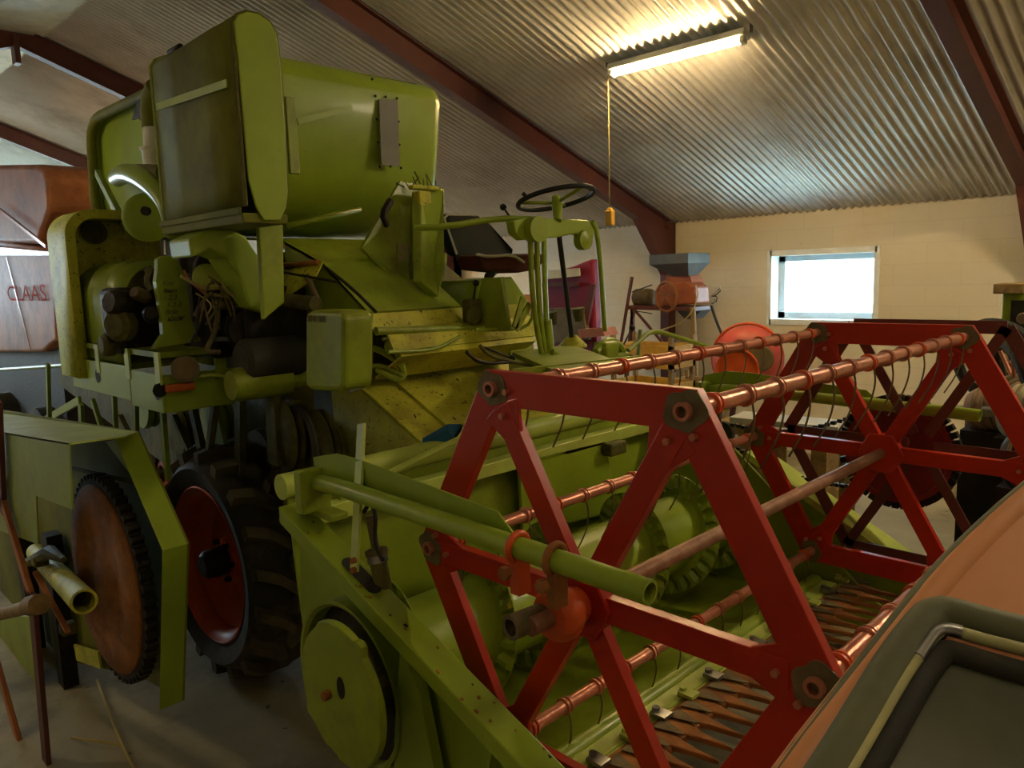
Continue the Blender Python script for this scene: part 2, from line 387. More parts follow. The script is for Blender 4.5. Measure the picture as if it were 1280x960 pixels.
# --- reel
RC = V(-1.09, 0, 1.25); RR = .55; Y0, Y1 = 1.3, 3.185
VA = [math.radians(a) for a in (0, 60, 120, 180, 240, 300)]
def hv(a, y, c=RC, r=RR): return V(c.x + r*math.cos(a), y, c.z + r*math.sin(a))
def reel_end(y, sgn):
    e = MB()
    for i in range(6):
        a, b = VA[i], VA[(i+1) % 6]
        n_ = [hv(a, y, RC, RR+.052), hv(b, y, RC, RR+.052), hv(b, y, RC, RR-.048), hv(a, y, RC, RR-.048)]
        e.slab([p + V(0, -.006, 0) for p in n_], (0, .026, 0))
        e.slab([hv(a, y-.007, RC, RR-.04), hv(a+.13, y-.007, RC, RR-.052), hv(a+.03, y-.007, RC, RR-.17), hv(a-.03, y-.007, RC, RR-.17), hv(a-.13, y-.007, RC, RR-.052)], (0, .012, 0))
    end = e.build('reel_end_frame', 'red', cb, bevel=.002)
    for i in range(6):
        pa = hv(VA[i], y+.006, RC, RR-.05); pc_ = hv(VA[i], y+.006, RC, .04)
        MB().bar(pa, pc_, .060, .030, (0, 1, 0)).build('spoke', 'red', end, bevel=.002)
        c = hv(VA[i], y - .0085)
        wp = []
        for k in range(40):
            an = 2*PI*k/40; rr = .046 + .005*math.sin(2*an+i) + .0035*math.sin(5*an+2*i)
            wp.append(c + V(rr*math.cos(an), 0, rr*math.sin(an)))
        MB().slab(wp, (0, .0035, 0)).build('corner_plate', 'grime', end)
        ia = VA[i] + PI
        for (dr, dt) in ((.075, .0), (.03, .045)):
            q = c + V(dr*math.cos(ia) - dt*math.sin(ia), -.004, dr*math.sin(ia) + dt*math.cos(ia))
            MB().lathe([(-.008, 0), (-.008, .008), (.012, .008), (.012, 0)], q, (0, 1, 0), 6).build('bolt', 'wornred', end)
    MB().lathe([(-.02, 0), (-.02, .09), (.02, .09), (.02, 0)], V(RC.x, y, RC.z), (0, 1, 0), 6).build('hub_plate', 'red', end, bevel=.004)
    return end
reel_end(Y0, -1); reel_end(Y1, 1)
# eccentric control frame at the far end
e = MB(); c2 = RC + V(.10, 0, .02)
for i in range(6):
    a, b = VA[i], VA[(i+1) % 6]
    e.bar(hv(a, Y1+.14, c2, .56), hv(b, Y1+.14, c2, .56), .05, .006, (0, 1, 0))
    e.bar(hv(a, Y1+.14, c2, .56), hv(a, Y1+.14, c2, .05), .04, .006, (0, 1, 0))
e.build('reel_control_frame', G['brownred'], cb)
for i in range(6):
    p = hv(VA[i], 0)
    t_ = MB().pipe(V(p.x, Y0-.022, p.z), V(p.x, Y1+.02, p.z), .019, .012).build('tine_bar', 'wornred', cb)
    for k in range(13):
        y = Y0 + .09 + k*.142
        cl = MB().torus(V(p.x, y, p.z), (0, 1, 0), .020, .0065, 16, 6).torus(V(p.x, y+.016, p.z), (0, 1, 0), .020, .0045, 16, 6)
        cl.build('tine_clamp', 'wornred' if k % 3 else 'rim', t_)
        j = random.uniform(-.01, .01)
        MB().tube([(p.x+.018, y, p.z-.01), (p.x+.022, y+.01, p.z-.06), (p.x+.004, y+.012+j, p.z-.13), (p.x-.035, y+.012+j, p.z-.20)], .0028, 5, smooth=2).build('tine', 'grime', t_)
MB().tube([(RC.x, 1.12, RC.z), (RC.x, 3.45, RC.z)], .021, 16).build('reel_shaft', 'rustp', cb)
# near reel hub with bearing and clamps on the arm
hb_ = MB()
hb_.lathe([(0, 0), (0, .05), (.02, .062), (.05, .062), (.07, .05), (.10, .04), (.10, 0)], V(RC.x, 1.18, RC.z), (0, 1, 0), 20)
hb_.build('reel_bearing', 'rim', cb)
MB().pipe(V(RC.x-.03, 1.09, RC.z-.0), V(RC.x-.02, 1.19, RC.z-.0), .028, .019).build('shaft_stub', 'grime', cb)
for dx in (-.06, .05):
    q = MB(); q.torus(V(RC.x+dx, 1.15, 1.408), (1, 0, -.05), .031, .009, 20, 8); q.box((RC.x+dx, 1.155, 1.345), (.028, .04, .09)); q.build('arm_clamp', 'rustd' if dx > 0 else 'rim', cb, bevel=.003)
    MB().lathe([(0, 0), (0, .016), (.015, .016), (.015, 0)], V(RC.x+dx, 1.10, 1.36), (0, 1, 0), 6).build('clamp_nut', 'rustd', cb)
# reel arms
def arm(y):
    a = MB().tube([(-2.02, y+.02, 1.40), (-1.93, y, 1.415), (-1.80, y, 1.418), (-1.0, y, 1.405), (-.81, y, 1.40)], .025, 18, smooth=2, cap=False)
    a = a.pipe(V(-.86, y, 1.402), V(-.80, y, 1.400), .0253, .020)
    o = a.build('reel_arm', 'green2', cb)
    pl = MB().slab([V(-2.04, y+.035, 1.36), V(-2.06, y+.035, 1.47), V(-1.93, y+.035, 1.50), V(-1.80, y+.035, 1.50), V(-1.25, y+.035, 1.46), V(-1.20, y+.035, 1.42), V(-1.8, y+.035, 1.39)], (0, .005, 0))
    pl.build('stiffener_plate', 'green2', o)
    MB().box((-2.03, y+.01, 1.38), (.04, .1, .13)).box((-2.0, y+.03, 1.31), (.16, .06, .02)).build('pivot_bracket', 'green', o, bevel=.004)
arm(1.15); arm(3.40)
# drive disc with chain teeth on the far side
DC = V(-1.13, 3.50, 1.19)
MB().lathe([(-.012, 0), (-.012, .2), (-.018, .205), (-.018, .225), (.018, .225), (.018, .205), (.012, .2), (.012, 0)], DC, (0, 1, 0), 40).build('reel_drive_disc', mat('dull_red_disc', (130, 40, 34), .5, 0, (70, 34, 28), .6, 8), cb)
ch = MB()
for k in range(44):
    a = 2*PI*k/44; ch.box(DC + V(.236*math.cos(a), 0, .236*math.sin(a)), (.034, .03, .026), Matrix.Rotation(-a, 3, 'Y'))
def chainrun(p0, p1, ch):
    n = int((p1-p0).length/.028)
    for k in range(n): 
        q = p0 + (p1-p0)*k/n; q.z -= .05*math.sin(PI*k/n)
        ch.box(q, (.02, .024 if k % 2 else .014, .016))
chainrun(DC + V(-.15, 0, -.19), V(-1.95, 3.5, 1.12), ch); chainrun(DC + V(-.2, 0, .13), V(-1.95, 3.5, 1.22), ch)
ch.build('drive_chain', 'dark', cb)
MB().lathe([(-.015, 0), (-.015, .06), (.015, .06), (.015, 0)], V(-1.98, 3.5, 1.17), (0, 1, 0), 18).build('chain_sprocket', 'dark', cb)
# --- header
hd = [(-2.25, 1.33), (-2.22, 1.02), (-2.18, .70), (-2.06, .54), (-1.86, .50), (-1.60, .53), (-1.28, .62)]
HY0, HY1 = 1.19, 3.25
MB().sheet([[V(x, HY0, z), V(x, 2.2, z), V(x, HY1, z)] for x, z in hd], smooth=False).build('header_trough', 'green', cb, solid=.012)
MB().tube([(-2.25, 1.17, 1.345), (-2.25, 3.4, 1.345)], .042, 20).build('header_top_tube', 'pale', cb)
MB().hexa(V(-2.21, 1.17, 1.22), V(-2.15, 3.35, 1.275)).build('header_cross_beam', 'pale', cb, bevel=.004)
MB().tube([(-2.19, 1.35, 1.28), (-2.10, 1.85, 1.42), (-2.2, 2.0, 1.40)], .014, 8, smooth=2).build('brace_rod', 'pale', cb)
# raised deflector panel on the back wall
MB().slab([P(645, 575, X=-2.17), P(752, 550, X=-2.17), P(765, 610, X=-2.17), P(760, 640, X=-2.17), P(650, 668, X=-2.17)], (.02, 0, 0)).build('wear_plate', 'green2', cb, bevel=.006)
MB().box(P(768, 560, X=-2.12), (.06, .12, .06)).build('hinge_block', 'mud', cb, bevel=.01)
# cutterbar beam
MB().hexa(V(-1.33, HY0+.02, .60), V(-1.27, HY1-.02, .635)).box((-1.245, 2.25, .625), (.05, 2.1, .012)).build('cutterbar', 'pale', cb, bevel=.004)
MB().hexa(V(-1.26, HY0+.03, .612), V(-1.15, HY1-.03, .632)).build('ledger_bar', 'rustd', cb)
MB().tube([(-1.36, HY0+.03, .62), (-1.36, HY1-.03, .62)], .035, 12).build('cutterbar_lip', 'green2', cb)
for k in range(27):
    y = HY0 + .05 + k*.0775
    g_ = MB()
    g_.slab([V(-1.25, y-.030, .618), V(-1.17, y-.030, .618), V(-1.11, y-.014, .62), V(-1.01, y, .625), V(-1.11, y+.014, .62), V(-1.17, y+.030, .618), V(-1.25, y+.030, .618)], (0, 0, .018))
    g_.build('knife_guard', 'rustd', cb, bevel=.004)
    MB().slab([V(-1.24, y+.008, .640), V(-1.15, y+.036, .640), V(-1.15, y+.042, .640), V(-1.24, y+.070, .640)], (0, 0, .004)).build('knife_section', 'grime', cb)
    if k % 2 == 0: 
        MB().box((-1.255, y, .648), (.055, .045, .012)).lathe([(0, 0), (0, .012), (.014, .012), (.014, 0)], V(-1.275, y, .65), (0, 0, 1), 8).build('guard_clip', 'pale' if k % 4 else 'chrome', cb)
# auger
AC = V(-1.90, 0, .81)
au = MB().lathe([(0, 0), (0, .16), (2.08, .16), (2.08, 0)], V(AC.x, HY0+.03, AC.z), (0, 1, 0), 28).build('auger_drum', 'green2', cb)
def flight(y0, y1, turns, sg):
    n = int(96*abs(turns)); rows = []
    for i in range(n+1):
        t = i/n; a = sg*2*PI*turns*t; y = y0 + (y1-y0)*t
        row = []
        for r in (.15, .185, .195, .215, .235, .252):
            rib = .009 * (1 if (i//2) % 2 else -1) if .19 < r < .24 else 0
            row.append(V(AC.x + r*math.cos(a), y + rib, AC.z + r*math.sin(a)))
        rows.append(row)
    MB().sheet(rows, smooth=False).build('auger_flight', 'green2', au, solid=.005)
flight(1.25, 2.15, 2.4, 1); flight(3.27, 2.35, 2.4, -1)
# header near side panel with the box rail above it
def side(y, t, name, prof):
        return MB().slab([V(x, y, z) for x, z in prof], (0, t, 0)).build(name, 'green2', cb, bevel=.004)
side(1.18, .012, 'header_side_panel', [(-2.17, 1.29), (-2.20, .58), (-2.05, .50), (-1.35, .48), (-.75, .52), (-.42, .58), (-.30, .64), (-1.07, .90)])
side(3.26, .012, 'header_side_panel', [(-2.30, 1.38), (-2.30, .74), (-2.12, .52), (-1.35, .46), (-.75, .42), (-.95, .50), (-1.15, .60), (-1.67, 1.06), (-1.95, 1.30)])

def rail(ya, yb, p0, p1, name='side_rail'):
    d = V(p1[0]-p0[0], 0, p1[1]-p0[1])
    a = [V(p0[0], ya, p0[1]), V(p1[0], ya, p1[1]), V(p1[0], yb, p1[1]), V(p0[0]+.0, yb, p0[1])]
    return MB().slab(a, (.0, 0, -.052)).build(name, 'green2', cb, bevel=.004)
RA, RB = (-2.12, 1.325), (-.26, .615)
def rz(x): return RA[1] + (RB[1]-RA[1])*(x-RA[0])/(RB[0]-RA[0])
r1 = rail(1.09, 1.175, RA, RB)
sl = []
for k in range(20):
    a = 2*PI*k/20; x = -1.755 + (.055 if math.cos(a) > 0 else -.055) + .022*math.cos(a)
    sl.append(V(x, 1.135 + .022*math.sin(a), rz(x)+.002))
MB().slab(sl, (0, 0, .002)).build('rail_slot', 'black', r1)
random.seed(3)
for k in range(26):
    x = random.choice((random.uniform(-2.05, -1.2), random.uniform(-1.3, -.9))); y = random.uniform(1.095, 1.17); n_ = 7; q = V(x, y, rz(x)+.001)
    r_ = random.uniform(.002, .006)
    MB().slab([q + V(r_*random.uniform(.6, 1.6)*math.cos(2*PI*j/n_), r_*random.uniform(.5, 1.1)*math.sin(2*PI*j/n_), -.38*r_*math.cos(2*PI*j/n_)) for j in range(n_)], (0, 0, .001)).build('rust_chip', 'rustd' if k % 3 else 'dark', r1)
# lower skirt, gussets and round cover
MB().slab([P(512, 800, Y=1.15), P(535, 860, Y=1.15), P(555, 960, Y=1.15), P(548, 1010, Y=1.15), P(500, 1010, Y=1.15), P(505, 900, Y=1.15)], (0, -.03, 0)).build('side_gusset', 'green2', cb)
MB().slab([P(607, 918, Y=1.13), P(618, 925, Y=1.13), P(600, 1010, Y=1.13), P(585, 1010, Y=1.13)], (0, .03, 0)).build('side_gusset', 'green2', cb)
BC = V(-1.84, 1.125, .83)
MB().lathe([(.06, .25), (0, .25), (-.010, .256), (-.010, .245), (.0, .235), (.05, .235)], BC, (0, 1, 0), 48).build('cover_ring', 'green', cb)
MB().lathe([(.045, 0), (.045, .235)], BC, (0, 1, 0), 40).build('cover_back', 'dark', cb)
MB().lathe([(.02, .11), (.02, .13), (-.02, .135), (-.02, .115), (-.03, .05), (-.03, 0)], BC + V(.06, 0, .06), (0, 1, 0), 30).build('belt_pulley', 'mud', cb)
# notched cam disc
dc = V(-1.665, .985, .925); pts = []
for k in range(72):
    a = 2*PI*k/72; r = .185
    if 50 < math.degrees(a) < 64: r = .207
    elif 64 <= math.degrees(a) < 118: r = .195
    elif 118 <= math.degrees(a) < 124: r = .187
    if 250 < math.degrees(a) < 262: r = .178
    pts.append(V(dc.x + r*math.cos(a), dc.y, dc.z + r*1.02*math.sin(a)))
dd = MB().slab(pts, (0, .022, 0)).build('cam_disc', 'green', cb, bevel=.003)
MB().slab([dc + V(.022*math.cos(2*PI*k/14)*.8+.015, -.002, .022*math.sin(2*PI*k/14)*1.4+.03) for k in range(14)], (0, .004, 0)).build('shaft_hole', 'dark', dd)
MB().lathe([(-.02, 0), (-.02, .013), (.0, .013), (0, 0)], dc + V(-.045, 0, -.01), (0, 1, 0), 6).build('bolt', 'rustd', dd)
MB().tube([dc + V(0, .02, 0), dc + V(0, .2, 0)], .03, 12).build('cam_shaft', 'mud', cb)
# vertical link and hydraulic cylinder
MB().bar(P(452, 530, Y=1.22), P(443, 715, Y=1.10), .035, .008, (0, 1, 0)).build('lift_link', 'pale', cb)
for yy in (700, 712):
    MB().lathe([(-.012, 0), (-.012, .009), (.0, .009), (0, 0)], P(444, yy, Y=1.085), (0, 1, 0), 8).build('link_bolt', 'rustd', cb)
c0, c1 = P(462, 645, Y=1.17), P(484, 760, Y=1.17)
cyl = MB().tube([c0 + (c1-c0)*.35, c1], .024, 14).build('hydraulic_cylinder', 'mud', cb)
MB().tube([c0, c0 + (c1-c0)*.4], .012, 10).tube([c0 + (c1-c0)*.36, c0+(c1-c0)*.42], .032, 14).build('cylinder_rod', 'grime', cyl)
MB().tube([c0 + (c1-c0)*.42, c0+(c1-c0)*.5], .029, 14).build('cylinder_collar', 'chrome', cyl)
MB().tube([P(455, 640, Y=1.17), P(462, 628, Y=1.17), P(470, 640, Y=1.17), P(468, 680, Y=1.17), P(478, 700, Y=1.14)], .006, 8, smooth=2).build('hydraulic_hose', 'black', cyl)

# --- feeder house
fy0, fy1 = 1.80, 2.66
fp = [P(458, 452, Y=1.8), P(480, 470, Y=1.8), P(536, 562, Y=1.8)]
top = [(-2.95, 1.66), (-2.27, 1.345)]
MB().slab([V(x, fy0, z) for x, z in top] + [V(-2.27, fy0, .85), V(-2.9, fy0, 1.0)], (0, fy1-fy0, 0)).build('feeder_house', 'dusty', cb, bevel=.006)
# yellow dusty covers over it
def pan(name, pts, m, vec=(0, 0, -.012), b=.003, par=None): return MB().slab(pts, vec).build(name, m, par or cb, bevel=b)
pan('feeder_cover', [V(-2.97, 1.785, 1.70), V(-2.25, 1.785, 1.367), V(-2.25, 2.68, 1.367), V(-2.97, 2.68, 1.70)], 'dusty')
pan('cover_lap', [V(-2.80, 1.95, 1.635), V(-2.32, 1.95, 1.413), V(-2.32, 2.66, 1.413), V(-2.80, 2.66, 1.635)], 'dusty')
# body: stepped front built from folded sheets
def prof_sheet(name, pr, ya, yb, m, solid=.012): 
    return MB().sheet([[V(x, ya, z), V(x, (ya+yb)/2, z), V(x, yb, z)] for x, z in pr], smooth=False).build(name, m, cb, solid=solid)
prof_sheet('body_hood', [(-3.9, 2.24), (-3.30, 2.20), (-2.95, 2.08), (-2.62, 1.87)], 1.8, 2.30, 'green')
prof_sheet('body_step', [(-2.62, 1.865), (-2.60, 1.80), (-2.50, 1.79), (-2.46, 1.72)], 1.8, 2.72, 'dusty')
MB().slab([V(-2.6, 1.8, 1.86), V(-2.93, 1.8, 2.08), V(-3.25, 1.8, 2.19), V(-3.3, 1.8, 1.5), V(-2.62, 1.8, 1.62)], (0, .01, 0)).build('body_side_plate', 'green', cb)
# main body box behind the wheel
MB().slab([V(-2.9, 1.86, 1.0), V(-2.72, 1.86, 1.8), V(-3.3, 1.86, 2.15), V(-7.0, 1.86, 2.1), V(-7.4, 1.86, 1.2), V(-4.6, 1.86, .75), V(-3.2, 1.86, .8)], (0, .84, 0)).build('threshing_body', 'mud', cb, bevel=.01)
for k, x in enumerate((-3.1, -3.6, -4.1, -4.6, -5.1)):
    MB().lathe([(0, 0), (0, .14), (.03, .15), (.03, .12), (.05, .12), (.05, .15), (.08, .14), (.08, 0)], V(x, 1.77-.01*k, 1.25 - .12*(k % 2)), (0, 1, 0), 26).build('belt_pulley', 'mud' if k % 2 else 'green', cb)
# brown broken trim by the hood
pan('hood_flap', [P(352, 328, Y=1.75), P(404, 326, Y=1.75), P(395, 345, Y=1.7), P(352, 372, Y=1.65)], 'dusty')
MB().tube([P(352, 333, Y=1.72), P(398, 328, Y=1.74)], .012, 8).build('rusty_hinge', 'rustd', cb)
MB().tube([P(408, 335, Y=1.74), P(440, 360, Y=1.74), P(470, 390, Y=1.76)], .007, 6, smooth=1).build('control_rod', 'dark', cb)
MB().tube([P(384, 345, Y=1.7), P(392, 365, Y=1.66), P(400, 380, Y=1.66)], .012, 8, smooth=1).build('release_lever', 'grime', cb)
MB().tube([P(352, 375, Y=1.62), P(395, 380, Y=1.62)], .03, 12).build('cross_shaft', 'mud', cb)
MB().tube([P(352, 340, Y=1.68), P(420, 352, Y=1.7)], .006, 6).build('control_rod', 'dark', cb)
# cross tubes running to the driver's platform
for (ya, xa, yb, xb, r, m) in ((414, 470, 408, 650, .017, 'green'), (434, 485, 420, 640, .026, 'green'), (424, 478, 412, 640, .008, 'mud')):
    MB().tube([P(xa, ya, X=-2.5), P(xb, yb, X=-2.5)], r, 12).build('cross_tube', m, cb)
MB().tube([P(485, 440, X=-2.44), P(545, 438, X=-2.44), P(575, 420, X=-2.44)], .008, 8, smooth=2).build('hydraulic_pipe', 'green', cb)
prof_sheet('platform_apron', [(-2.46, 1.715), (-2.44, 1.70), (-2.62, 1.60)], 1.82, 2.60, 'dusty')
# steps of the two looped pipes by the fuel box
for o in (0, 18):
    MB().tube([P(458, 432+o*1.5, X=-2.62), P(480, 440+o, X=-2.55), P(500, 455+o*.7, X=-2.5), P(506, 470, X=-2.5)], .013, 8, smooth=2).build('looped_pipe', 'green', cb)
MB().tube([P(488, 420, X=-2.5), P(496, 440, X=-2.5), P(506, 465, X=-2.5), P(500, 478, X=-2.5), P(470, 462, X=-2.55)], .013, 8, smooth=2).build('looped_pipe', 'green', cb)
# fuel box
fb = [P(381, 392, Y=1.5), P(388, 388, Y=1.5), P(424, 389, Y=1.5), P(430, 398, Y=1.5), P(430, 484, Y=1.5), P(424, 490, Y=1.5), P(388, 488, Y=1.5), P(381, 482, Y=1.5)]
fbo = MB().slab(fb, (0, .13, 0)).build('fuel_tank', 'green', cb, bevel=.02, seg=3)
MB().tube([P(433, 392, Y=1.54), P(455, 400, Y=1.6), P(460, 480, Y=1.62), P(436, 490, Y=1.54)], .006, 6, smooth=1).build('tank_strap', 'chrome', fbo)
text('data_letters', 'SB41 B41', .035, 'grime', fbo, P(384, 402, Y=1.497), (1, 0, 0), (0, 0, 1), .001)
# --- grain tank
TX0, TX1, TY0, TY1 = -5.55, -3.26, 1.72, 2.80
def tank_prof(x0, x1, z0, z1, r, n=6):
    pts = []
    for cx, cz, a0, rr in ((x1-r, z1-r, 0, r), (x0+r*1.6, z1-r*1.1, 90, r*1.1), (x0+r*1.9, z0+r*1.9, 180, r*1.9), (x1-r*1.5, z0+r*1.5, 270, r*1.5)):
        for k in range(n+1):
            a = math.radians(a0 + 90*k/n); pts.append((cx + rr*math.cos(a), cz + rr*math.sin(a)))
    return pts
tp = []
def arc(cx, cz, rx, rz_, a0, a1, n=7):
    for k in range(n+1):
        a = math.radians(a0 + (a1-a0)*k/n); tp.append((cx + rx*math.cos(a), cz + rz_*math.sin(a)))
arc(TX1-.14, 2.92, .14, .12, 5, 90); arc(TX0+.3, 2.92, .22, .14, 90, 175); arc(TX0+.45, 2.62, .42, .32, 185, 255); arc(TX1-.55, 2.62, .5, .38, 280, 345)
gt = MB(); rows = []
for y, s_ in ((TY0, 1), (TY0+.25, 1.0), (TY0+.6, 1.0), (TY1-.06, 1.0), (TY1-.02, .99), (TY1, .97)):
    cx_, cz_ = (TX0+TX1)/2, 2.66
    rows.append([V(cx_ + (x-cx_)*s_, y, cz_ + (z-cz_)*s_) for x, z in tp + tp[:1]])
gt.sheet(rows); gt.bm.faces.new([gt.bm.verts.new(p) for p in rows[-1][:-1]])
gt.bm.faces.new([gt.bm.verts.new(p + V(0, .05, 0)) for p in [cxp for cxp in rows[0][:-1]]])
gto = gt.build('grain_tank', 'green2', cb)
MB().tube(rows[0][:-1], .03, 10, closed=True).build('tank_rim', 'olive', gto)
for y in (TY0+.06,):
    MB().tube([V(x, y, z) for x, z in tp if x > TX0+.4 or True], .012, 8, closed=True).build('tank_seam', 'green', gto)
# mica sight window and its rivets
X_ = TX1 + .004
wpts = [P(473, 124, X=X_), P(496, 125, X=X_), P(499, 208, X=X_), P(476, 206, X=X_)]
G['sight'] = mat('cloudy_sight_window', (104, 100, 84), .45, .0, (110, 106, 96), .4, 6)
MB().slab(wpts, (.006, 0, 0)).build('sight_window', 'sight', gto)
for (x, y) in ((469, 120), (482, 121), (496, 123), (471, 149), (498, 152), (473, 178), (499, 181), (475, 208), (488, 208), (501, 210), (465, 99)):
    MB().lathe([(0, .007), (.006, .005), (.007, 0)], P(x, y, X=X_), (1, 0, 0), 8).build('rivet', 'dark', gto)
MB().box(P(365, 170, X=X_), (.02, .05, .34)).build('tank_batten', 'green', gto, bevel=.004)
MB().bar(P(372, 152, X=X_+.002), P(440, 134, X=X_+.002), .03, .006, (1, 0, 0)).build('tank_stiffener', 'green2', gto)
MB().tube([P(360, 282, X=-3.26), P(450, 262, X=-3.26)], .014, 8).build('tank_brace', 'green', gto)
MB().tube([P(355, 77, X=-3.33), P(430, 90, X=-3.33), P(520, 106, X=-3.33)], .006, 6).build('tank_top_edge', 'dark', gto)
# broken hole and dusty cleaner bottle on the tank end
hp = [(184, 108), (180, 116), (172, 125), (168, 138), (165, 150), (172, 148), (178, 152), (183, 170), (190, 175), (205, 170), (205, 110)]
MB().slab([P(x, y, Y=1.70) for x, y in hp], (0, .01, 0)).build('rust_hole', 'dark', gto)
ac = P(193, 190, Y=1.6)
MB().lathe([(-.10, 0), (-.10, .05), (-.06, .058), (.0, .06), (.01, .07), (.02, .07), (.02, .05), (.12, .045), (.13, 0)], ac, (0, 0, 1), 20).build('air_cleaner', 'white', cb)
MB().tube([ac + V(0, 0, .12), ac + V(0, 0, .24), ac + V(.1, .0, .3)], .05, 12, smooth=1).build('intake_stack', 'olive', cb)
# elevator casing beside tank, stays and door
ec = [P(500, 226, X=-3.02), P(535, 232, X=-3.02), P(548, 385, X=-2.70), P(520, 380, X=-2.70), P(452, 310, X=-3.0)]
MB().slab(ec, (-.05, .02, 0)).build('elevator_casing', 'green', cb, bevel=.004)
MB().slab([P(514, 240, X=-2.95), P(545, 236, X=-2.95), P(544, 330, X=-2.72), P(537, 372, X=-2.70), P(516, 352, X=-2.72)], (.04, .02, 0)).build('elevator_leg', 'green', cb, bevel=.006)
pan('inspection_door', [P(495, 305, X=-2.86), P(510, 305, X=-2.86), P(510, 328, X=-2.80), P(495, 328, X=-2.80)], 'mud', (.012, 0, 0))
MB().tube([P(488, 252, X=-2.93), P(478, 268, X=-2.9), P(484, 282, X=-2.92)], [.02, .03, .015], 8, smooth=1).build('chain_tensioner', 'dark', cb)
MB().box(P(528, 250, X=-2.9), (.05, .07, .08)).box(P(530, 235, X=-2.9), (.04, .16, .02)).build('elevator_head', 'dusty', cb, bevel=.006)
for k in range(9):
    a = random.uniform(0, PI); q = P(505+k*5, 231+random.uniform(-3, 3), X=-2.93)
    MB().tube([q, q + V(random.uniform(-.04, .04), random.uniform(-.05, .05), random.uniform(.01, .06))], .003, 4).build('straw_stalk', 'mud', cb)
MB().bar(P(539, 372, X=-2.70), P(580, 404, X=-2.6), .05, .02, (0, 0, 1)).build('slanting_stay', 'green', cb)
MB().tube([P(554, 318, X=-2.75), P(553, 340, X=-2.72), P(545, 356, X=-2.72)], .018, 8, smooth=1).build('handrail_foot', 'green', cb)
# --- raised engine hood
hy = 1.30
# tall cover shell: round-topped profile in YZ, extruded along X and leaning forward
capx = [(290, 28), (296, 19), (308, 15), (322, 18), (336, 28), (344, 42), (349, 80), (355, 160), (358, 240), (355, 262), (349, 276), (328, 276), (318, 258), (309, 225), (303, 160), (297, 90)]
cap = [P(x, y, X=-2.60) for x, y in capx]
prof = [cap[12], cap[13], cap[14], cap[15]] + cap[0:10]
def shell(i, dx): return [V(p.x + dx - (.08*(2.95-p.z)/.75*0), p.y, p.z) for p in prof]
ys = [V(-2.60, p.y, p.z) for p in prof]
rows = [[V(p.x - d, max(1.29, p.y - (0 if j > 4 else (p.y-1.30))) if j <= 4 else p.y, p.z + (.0 if j < 4 else .0)) for j, p in enumerate(ys)] for d in (.72, .5, .25, 0)]
random.seed(11)
for ri, row in enumerate(rows[1:-1]):
    for j in range(4, 8): row[j] = row[j] + V(0, random.uniform(-.006, .006), random.uniform(-.015, .008))
eh = MB().sheet(rows).build('engine_hood', 'olive', cb, solid=.01)
MB().slab(cap, (.012, 0, 0)).build('hood_end_cap', 'green2', eh, bevel=.005)
MB().slab([V(p.x-.72, p.y, p.z) for p in cap], (-.01, 0, 0)).build('hood_end_cap', 'olive', eh)
MB().tube(rows[-1], .008, 8).build('hood_seam', 'mud', eh)
MB().tube(rows[0], .012, 8).build('hood_seam', 'green', eh)
a_, b_ = P(196, 134, Y=1.285), P(284, 104, Y=1.285)
MB().bar(a_, b_, .028, .006, (0, 1, 0)).build('hood_strap', 'green2', eh)
MB().hexa(V(-3.33, 1.285, 2.215), V(-2.60, 1.46, 2.25)).hexa(V(-3.33, 1.275, 2.245), V(-2.60, 1.285, 2.27)).build('hood_bottom_edge', 'olive', eh, bevel=.008)
MB().tube([P(212, 66, Y=1.33), P(226, 58, Y=1.33)], .012, 6).build('hood_handle', 'dark', eh)
# hood post
MB().slab([P(323, 276, X=-2.80), P(354, 280, X=-2.80), P(356, 378, X=-2.80), P(330, 400, X=-2.80)], (-.03, 0, 0)).build('hood_post', 'green', cb, bevel=.006)
MB().slab([P(x, y, X=-2.95) for x, y in ((236, 298), (262, 286), (290, 287), (308, 296), (322, 318), (330, 350), (334, 392), (312, 384), (300, 345), (286, 322), (262, 312), (240, 322))], (-.20, 0, 0)).build('engine_fender', 'green2', cb, bevel=.01)
# --- engine bay
# fan cowling: U shaped guard
def upath(x, y0, y1, z0, z1, r, n=8):
    p = [V(x, y0, z0)]
    for k in range(n+1):
        a = PI - PI/2*k/n; p.append(V(x, y0+r+r*math.cos(a), z1-r+r*math.sin(a)))
    for k in range(n+1):
        a = PI/2 - PI/2*k/n; p.append(V(x, y1-r+r*math.cos(a), z1-r+r*math.sin(a)))
    p.append(V(x, y1, z0)); return p
A_ = upath(-4.50, 1.16, 1.86, 1.56, 2.39, .13); B_ = upath(-4.20, 1.16, 1.86, 1.56, 2.39, .13); B2 = upath(-4.20, 1.20, 1.82, 1.56, 2.35, .10); A2 = upath(-4.40, 1.20, 1.82, 1.56, 2.35, .10)
fc = MB().sheet([A_, B_, B2, A2]).build('fan_cowling', 'dusty', cb, solid=.006)
MB().slab(upath(-4.40, 1.18, 1.84, 1.56, 2.37, .12), (-.01, 0, 0)).build('cowling_panel', 'dusty', fc)
MB().torus(P(118, 290, X=-4.38), (1, 0, 0), .05, .012, 24, 8).lathe([(0, 0), (0, .048)], P(118, 290, X=-4.385), (1, 0, 0), 20).build('air_inlet', 'mud', fc)
